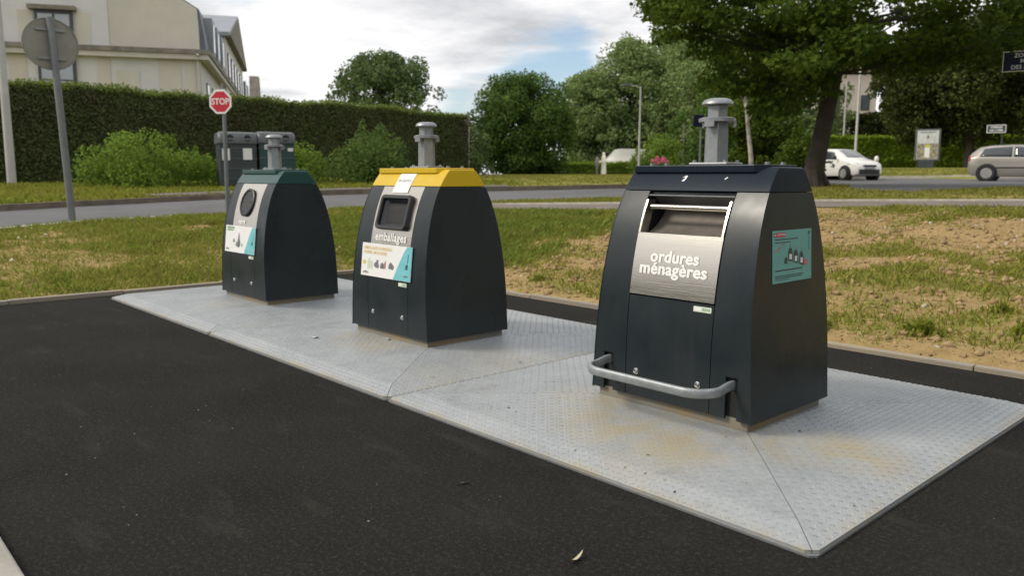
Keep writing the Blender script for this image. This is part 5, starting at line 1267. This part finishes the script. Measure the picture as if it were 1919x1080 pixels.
hedge('added_hedge', 'long clipped hedge added unseen behind the camera for reflections', (-24, -15.5), (26, -15.5), 1.4, 3.0, 'leaf_hedge', 'leaf_hedge_top', 9000, .30)  # out-of-view hedge added so the steel hatch and paint reflect something dark
for (x_, y_, lb) in ((24, 2.5, 'broad tree added right of the apron for reflections, beyond the picture'), (21.5, 12.5, 'second broad tree added right of the apron for reflections, beyond the picture'), (20, 25, 'third broad tree added right of the footpath for reflections, beyond the picture')):  # unseen trees added to darken reflections in the container sides
    tree('added_tree', lb, x_, y_, 11, 5.6, 'leaf_round', 'unseen trees added right of the apron', clump=60, leaves=9000, size=.5, z0=.0, cr=.36)
# understorey and far trees on the right
tree('dark_tree', 'dark bushy tree between the steel mast and the near trunk', -15.6, 35.0, 5.0, 2.6, 'leaf_round', clump=50, leaves=13000, size=.19, z0=.0, cr=.34)
tree('dark_tree', 'dark spreading tree just left of the near trunk', -10.1, 28.9, 4.0, 1.9, 'leaf_plane', clump=46, leaves=12000, size=.19, z0=.0, cr=.34)
for (x_, y_, h_, rw_, lb) in ((-9.6, 53.0, 9.5, 4.2, 'dark pine with a bare trunk right of the advertising panel'), (-12.3, 52.6, 8.8, 3.0, 'dark pine left of the advertising panel'), (-5.2, 52.5, 10.5, 4.4, 'dark pine behind the silver car'), (-1.0, 54.0, 10.5, 4.4, 'dark pine at the right edge of the picture')):
    tree('pine_tree', lb, x_, y_, h_, rw_, 'leaf_conifer', 'pines on the right-hand lawn', clump=80, leaves=24000, size=.24, z0=.22, cr=.36, trunk_r=.24, shell=.4)
for (x_, y_, h_, rw_, lb) in ((-13.5, 74, 13, 5.5, 'dark tree behind the bright hedge, left of the pines'), (-5, 76, 13, 5.5, 'dark tree behind the pines'), (3.5, 74, 13, 5.5, 'dark tree behind the pines at the far right'), (-15.8, 70.5, 9.5, 3.4, 'dark tree well right of the pink house'), (-19.2, 67.4, 10.5, 2.7, 'dark tree touching the right side of the pink house')):
    tree('background_tree', lb, x_, y_, h_, rw_, 'leaf_conifer', 'dark trees behind the pines', clump=70, leaves=20000, size=.38, z0=.0, cr=.38)
shrub('dark_bush', 'dark leafy bush touching the left side of the near trunk', -5.5, 23.6, 1.7, 1.5, 1.9, 'leaf_plane', 4200, .13, 0, 20)
hedge('bright_hedge', 'bright green clipped hedge behind the advertising panel', (-19.5, 53.2), (-7.5, 66.3), 1.6, 4.1, 'leaf_lime', 'leaf_lime', 17000, .19, core='leaf_lime', ztop1=4.3)
# pink house through the leaves
hs = empty('pink_house', (-31, 83.5, 0), R(47.5), 'pale pink house glimpsed between the near trunk and the pines', 'building')
mb = MB(); mb.box(-4.2, 2.2, 0, 9, 1.2, 12.5); wl_ = mb.build('wall', 'pink_wall', hs)
mb = MB(); mb.add([(-4.7, -.4, 12.4), (2.7, -.4, 12.4), (2.7, 9.4, 12.4), (-4.7, 9.4, 12.4), (-4.7, 4.5, 15.2), (2.7, 4.5, 15.2)], [(0, 1, 5, 4), (2, 3, 4, 5), (0, 4, 3), (1, 2, 5), (3, 2, 1, 0)]); mb.build('roof', 'roof_brown', hs)
for x_ in (-2.6, .55):
    for z_ in (4.2, 8.4):
        mb = MB(); mb.box(x_, x_+.95, -.05, .02, z_, z_+1.6); w0 = mb.build('window', 'frame_dark', wl_); mb = MB(); mb.box(x_+.1, x_+.85, -.07, -.045, z_+.1, z_+1.5); mb.build('pane', 'glass', w0)
lamp_post(-14.6, 48.1, 7.6, 'pale lamp post rising behind the white hatchback', .085, None, .06)
lamp_post(-18.9, 55.5, 6.4, 'thinner pale post left of the lamp post, beside the near trunk', .07, None, .055)
tree('background_tree', 'low dark tree under the window of the pink house', -21.5, 65.0, 4.9, 2.0, 'leaf_conifer', 'dark trees behind the pines', clump=30, leaves=6000, size=.26, z0=.0, cr=.36)
# advertising panel
x_, y_ = -10.6, 48.9; zb = gz(x_, y_); f, Q = facing(x_, y_, R(-4)); rzp = math.atan2(f.y, f.x)+R(90)
o = empty('advertising_panel', (x_, y_, zb), rzp, 'glazed street advertising panel on a dark foot, on the lawn', 'advert panel')
mb = MB(); mb.box(-.42, .42, -.16, .16, -.15, .42); mb.build('foot', 'bin_black', o, bevel=.02)
mb = MB(); mb.box(-.68, .68, -.13, .13, .40, 2.28); cs = mb.build('case', 'bin_grey', o, bevel=.04)
mb = MB(); mb.box(-.57, .57, -.140, -.128, .50, 2.18); ps = mb.build('poster', 'poster_sky', cs)
mb = MB(); mb.box(-.55, .55, -.1435, -.1405, .52, 1.42); mb.build('poster_image', 'poster_earth', ps)
mb = MB(); mb.prism([(-.14, .60), (.14, .60), (.14, 1.22), (.07, 1.34), (-.07, 1.34), (-.14, 1.22)], .1440, .1455, Matrix.Rotation(R(90), 4, 'X')); mb.build('poster_image', 'paper', ps)
mb = MB(); mb.prism(rrect(.13, .09, .03), .1460, .1470, Matrix.Translation((0, 0, 1.28)) @ Matrix.Rotation(R(90), 4, 'X')); mb.build('poster_image', 'poster_lime', ps)
mb = MB(); mb.prism([(-.035, 1.72), (.035, 1.72), (.045, 1.86), (.0, 1.94), (-.045, 1.86)], .1440, .1452, Matrix.Rotation(R(90), 4, 'X')); mb.build('poster_image', 'dark_print', ps)
mb = MB(); mb.box(-.40, .40, -.1455, -.1440, 2.06, 2.11); mb.build('poster_heading', 'grey_print', ps)
# bollard
o = empty('bollard', (-10.3, 41.2, gz(-10.3, 41.2)), 0, 'small black bollard with a white top beside the white hatchback', 'bollard')
mb = MB(); mb.lathe([(.11, -.1), (.10, .05), (.085, .12), (.085, .62), (.10, .66)], 14); bd = mb.build('post', 'bin_black', o, smooth=True)
mb = MB(); mb.lathe([(.105, .66), (.115, .72), (.11, .82), (.07, .90), (.02, .92)], 14); mb.build('top', 'sign_white', o, smooth=True)
# street name plate over the silver car
x_, y_ = -4.5, 41.5; o = street_pole('street_sign', x_, y_, 2.4, .035, 'small black and white street name sign above the silver car', 'street sign', 'bin_black')
f, Q = facing(x_, y_, 0); Mq = Matrix.Translation(Vector((0, 0, 2.22))+f*.05-RV*.30) @ Q
mb = MB(); mb.box(-.40, .40, -.19, .19, -.01, .01, Mq); p_ = mb.build('plate', 'sign_white', o); mb = MB(); mb.box(-.37, .37, -.16, .16, .0104, .012, Mq); p2 = mb.build('field', 'dark_print', p_)
text_on('lettering', 'AVENUE', .13, lambda u, v: Mq @ Vector((u, v+.075, .0130)), 'sign_white', p2, .03); text_on('lettering', "DE L'OISE", .13, lambda u, v: Mq @ Vector((u, v-.075, .0130)), 'sign_white', p2, .03)
# dark blue place sign cut by the right edge
x_, y_ = 2.95, 21.4; o = street_pole('place_sign', x_, y_, 3.65, .05, 'dark blue place-name sign cut by the right edge', 'road sign', 'sign_post')
f, Q = facing(x_, y_, 0); Mq = Matrix.Translation(Vector((0, 0, 3.08))+f*.07-RV*1.14) @ Q
mb = MB(); mb.box(-.66, .66, -.245, .245, -.012, .012, Mq); p_ = mb.build('plate', 'sign_white', o, bevel=.004); mb = MB(); mb.box(-.645, .645, -.23, .23, .0124, .014, Mq); p2 = mb.build('field', 'sign_blue', p_)
for tx, v0 in (('ZONE', .135), ('M', 0), ('DES M', -.145)): text_on('lettering', tx, .135, lambda u, v, v0=v0, tx=tx: Mq @ Vector((u-.29+(.05 if tx != 'DES M' else 0), v+v0, .0150)), 'poster_sky', p2, .01)

# ------------------------------------------------------------------ turf, soil, litter
def blades(name, n_try, region, h0, h1, material, thr, seed, wid=.0048, dry=False):
    r_ = np.random.default_rng(seed); x0, x1, y0, y1 = region
    X = x0+(x1-x0)*r_.random(n_try); Y = y0+(y1-y0)*r_.random(n_try)
    c_ = cover(X, Y)+.35*(fbm(X*7, Y*7, 3)-.5)
    ok = (c_ > thr-.22+.75*r_.random(n_try)) & ~((X > PX-.12) & (Y < PY+.08)) & ~inside(ROAD, X, Y) & ~inside(PATH, X, Y) & ~inside(PV, X, Y)
    X = X[ok]; Y = Y[ok]; c_ = c_[ok]; n_ = len(X)
    Z = hgt(X, Y)+raised(X, Y)+lump(X, Y)-.01
    hh = (h0+(h1-h0)*r_.random(n_)**2)*(.55+.6*np.clip(c_, 0, 1)); a = r_.random(n_)*2*np.pi; ln = hh*(.15+.75*r_.random(n_)); w = wid*(.7+.8*r_.random(n_))*(1+.05*np.hypot(X-8.3, Y+2.3))
    ca_, sa_ = np.cos(a), np.sin(a); px, py = -sa_*w, ca_*w
    V = np.stack([np.stack([X-px, Y-py, Z], 1), np.stack([X+px, Y+py, Z], 1), np.stack([X+ca_*ln*.35+px*.7, Y+sa_*ln*.35+py*.7, Z+hh*.6], 1), np.stack([X+ca_*ln, Y+sa_*ln, Z+hh], 1)], 1).reshape(-1, 3)
    k = np.arange(n_)*4; F = np.concatenate([np.stack([k, k+1, k+2], 1), np.stack([k, k+2, k+3], 1)])
    o = finish(name, fast_mesh(name, V, F), material); return o
tag(blades('grass', 330000, (-9, 7.5, 3.2, 11), .020, .095, 'grass_blade', .50, 21), 'short green grass on the bank behind the containers', 'grass', kind='stuff')
tag(blades('lush_grass', 120000, (-4.5, 1.6, 3.3, 8.2), .03, .12, 'grass_lush', .72, 27), 'lush green weeds and grass between the middle and near containers', 'grass', kind='stuff')
tag(blades('grass', 190000, (-9, PX, -2.5, 8), .025, .105, 'grass_verge', .52, 22), 'green grass on the verge between the apron and the road', 'grass', kind='stuff')
tag(blades('dry_grass', 320000, (-9, 7.5, -2.5, 11), .015, .070, 'grass_dry', .18, 23), 'dry straw-coloured grass scattered over the bank', 'grass', kind='stuff')
tag(blades('roadside_grass', 150000, (-6, 12, 9, 21), .02, .085, 'grass_lawn', .46, 24, .006), 'grass strip beyond the footpath round the near tree', 'grass', kind='stuff')
tag(blades('verge_grass', 90000, (-22, -10, -2, 15), .04, .15, 'grass_blade', .40, 25, .010), 'longer grass at the foot of the hedge and shrubs', 'grass', kind='stuff')
tag(blades('lawn_grass', 110000, (-36, -6, 12, 46), .02, .07, 'grass_lawn', .45, 26, .010), 'mown lawn grass across the road', 'grass', kind='stuff')
def scatter_stones(name, n_try, region, s0, s1, material, lo, hi, seed):
    r_ = np.random.default_rng(seed); x0, x1, y0, y1 = region
    X = x0+(x1-x0)*r_.random(n_try); Y = y0+(y1-y0)*r_.random(n_try); c_ = cover(X, Y)
    ok = (c_ > lo) & (c_ < hi) & ~((X > PX-.1) & (Y < PY+.07)) & ~inside(ROAD, X, Y) & ~inside(PATH, X, Y); X = X[ok]; Y = Y[ok]; n_ = len(X)
    Z = hgt(X, Y)+lump(X, Y); s = s0+(s1-s0)*r_.random(n_)**3
    base = np.array([(1, 0, 0), (-1, 0, 0), (0, 1, 0), (0, -1, 0), (0, 0, .8), (0, 0, -.6)], float); fb_ = np.array([(0, 2, 4), (2, 1, 4), (1, 3, 4), (3, 0, 4), (2, 0, 5), (1, 2, 5), (3, 1, 5), (0, 3, 5)])
    V = base[None]*(.6+.8*r_.random((n_, 6, 1)))*s[:, None, None]+r_.normal(size=(n_, 6, 3))*s[:, None, None]*.2+np.stack([X, Y, Z], 1)[:, None, :]
    F = (fb_[None]+(np.arange(n_)*6)[:, None, None]).reshape(-1, 3); return finish(name, fast_mesh(name, V.reshape(-1, 3), F), material)
tag(scatter_stones('soil_clods', 16000, (-6, 7.5, 3.2, 10), .008, .05, 'clod', -.1, .55, 31), 'crumbly clods of dry soil on the bank', 'soil', kind='stuff')
tag(scatter_stones('pale_stones', 600, (-7, 7.5, -1, 10.5), .010, .045, 'stone_pale', -.1, .8, 32), 'small pale stones lying in the soil', 'stones', kind='stuff')
def weed(x, y, h, n_, label):
    o = empty('weed_tuft', (x, y, gz(x, y)-.01), random.uniform(0, 6), label, 'weed', 'weeds along the apron edge'); mb = MB()
    for k in range(n_):
        a = random.uniform(0, 2*math.pi); l_ = h*random.uniform(.5, 1.1); w_ = random.uniform(.006, .014); qa = random.uniform(0, 6.28); qr = abs(random.gauss(0, 1))*h*.62; b0 = Vector((qr*math.cos(qa), qr*math.sin(qa)*.7, -.01)); l_ *= max(.3, 1-qr/h*.5); d = Vector((math.cos(a), math.sin(a), 0)); s_ = Vector((-d.y, d.x, 0)); t = random.uniform(.2, .8)
        mb.add([b0-s_*w_*.5, b0+s_*w_*.5, b0+d*l_*t*.35+s_*w_+Vector((0, 0, l_*.55)), b0+d*l_*t+Vector((0, 0, l_*(1-.35*t))), b0+d*l_*t*.35-s_*w_+Vector((0, 0, l_*.55))], [(0, 1, 2, 3, 4)])
    mb.build('leaves', 'grass_blade', o); return o
for x_, y_, h_, n_, lb in ((5.05, 3.60, .17, 260, 'thick green weed tuft right behind the nearest container'), (5.50, 3.45, .12, 170, 'trailing weed tuft a little right of the thick tuft'), (6.15, 3.68, .18, 170, 'tall weed tuft with upright stalks at the middle of the right bank edge'), (6.80, 3.80, .17, 200, 'leafy weed tuft at the right edge of the picture'), (6.45, 4.40, .15, 110, 'thin weed tuft higher on the right bank'), (2.3, 3.6, .14, 60, 'small weed tuft behind the middle container'), (-.9, 1.9, .20, 110, 'weed tuft left of the green-topped container')):
    weed(x_, y_, h_, n_, lb)
# litter
def leaf_litter(x, y, z, l_, w_, rz, label, m_='dead_leaf', name='dead_leaf', curl=.25):
    mb = MB(); n_ = 7; top = []; bot = []
    for k in range(n_+1):
        t = k/n_; ww = w_*math.sin(math.pi*min(.98, max(.04, t)))**.7; zz_ = curl*l_*(2*t-1)**2*.5; top.append(Vector((l_*(t-.5), ww, zz_+.002))); bot.append(Vector((l_*(t-.5), -ww*.6, zz_+.006)))
    mb.add(top+bot+[p+Vector((0, 0, .0015)) for p in top+bot], [(k, k+1, n_+2+k, n_+1+k) for k in range(n_)]+[(2*n_+2+k, 3*n_+3+k, 3*n_+4+k, 2*n_+3+k) for k in range(n_)])
    o = mb.build(name, m_, None, smooth=True, loc=(x, y, z)); o.rotation_euler = (0, 0, rz); tag(o, label, 'litter', 'litter on the apron'); return o
leaf_litter(5.976, -.428, .003, .062, .0065, R(76), 'straight pale straw lying on the asphalt in front of the platforms', name='straw', curl=.02)
leaf_litter(6.703, -.560, .003, .080, .009, R(102), 'curled pale leaf on the asphalt at the bottom of the picture', curl=.35)
leaf_litter(3.36, .37, .074, .055, .022, R(30), 'crumpled scrap of white paper on the middle platform', 'paper', 'paper_scrap', .4)
leaf_litter(3.84, .655, .099, .045, .018, R(10), 'pale scrap by the foot of the middle container', 'paper', 'paper_scrap', .3)
r_ = np.random.default_rng(5)
V = []; F = []
base = np.array([(1, 0, 0), (-1, 0, 0), (0, 1, 0), (0, -1, 0), (0, 0, .7), (0, 0, -.3)], float); fb_ = [(0, 2, 4), (2, 1, 4), (1, 3, 4), (3, 0, 4), (2, 0, 5), (1, 2, 5), (3, 1, 5), (0, 3, 5)]
for k in range(900):
    x_ = r_.uniform(-.1, 9); y_ = r_.uniform(-1.8, 3.0)
    if -.02 < x_ < 7.22 and -.02 < y_ < 2.42: continue
    s_ = .0012+.0045*r_.random()**6; b0 = len(V); V += [tuple(p) for p in base*s_*(.6+.8*r_.random((6, 1)))+np.array((x_, y_, .001))]; F += [tuple(i+b0 for i in q) for q in fb_]
def plate_z(x_, y_):
    i = min(2, max(0, int(x_//S))); bx = BINX[i]-i*S; lx = x_-i*S; ix0, ix1, iy0, iy1 = bx-.425, bx+.425, BINY-.325, BINY+.325
    q_ = max((lx-ix1)/(S-ix1), (ix0-lx)/ix0, (y_-iy1)/(S-iy1), (iy0-y_)/iy0)
    if q_ < .04: return None
    return PZ2-(PZ2-PZ1)*min(1, q_/.84)-(PZ1-PZ0)*max(0, (q_-.84)/.16)
V2 = []; F2 = []
for k in range(170):
    if k < 110: x_ = r_.normal(6.0, .75); y_ = r_.normal(.42, .28)
    else: x_ = r_.uniform(.1, 7.1); y_ = r_.uniform(.05, 2.3)
    if not (.05 < x_ < 7.15 and .05 < y_ < 2.35): continue
    zq = plate_z(x_, y_)
    if zq is None: continue
    s_ = .0010+.0045*r_.random()**6; b0 = len(V2); sc_ = np.array([(1+2.2*r_.random()), 1, .5]); an = r_.uniform(0, 6.28); ca_, sa_ = math.cos(an), math.sin(an)
    for p in base*s_*(.6+.8*r_.random((6, 1)))*sc_: V2.append((p[0]*ca_-p[1]*sa_+x_, p[0]*sa_+p[1]*ca_+y_, p[2]+zq+.002))
    F2 += [tuple(i+b0 for i in q) for q in fb_]
me = bpy.data.meshes.new('debris'); me.from_pydata(V2, [], F2); me.update(); tag(finish('debris', me, 'clod_dark'), 'crumbs of soil and twig on the platforms', 'debris', kind='stuff')
me = bpy.data.meshes.new('grit'); me.from_pydata(V, [], F); me.update(); tag(finish('grit', me, 'grit_stone'), 'loose pale grit scattered on the asphalt', 'grit', kind='stuff')
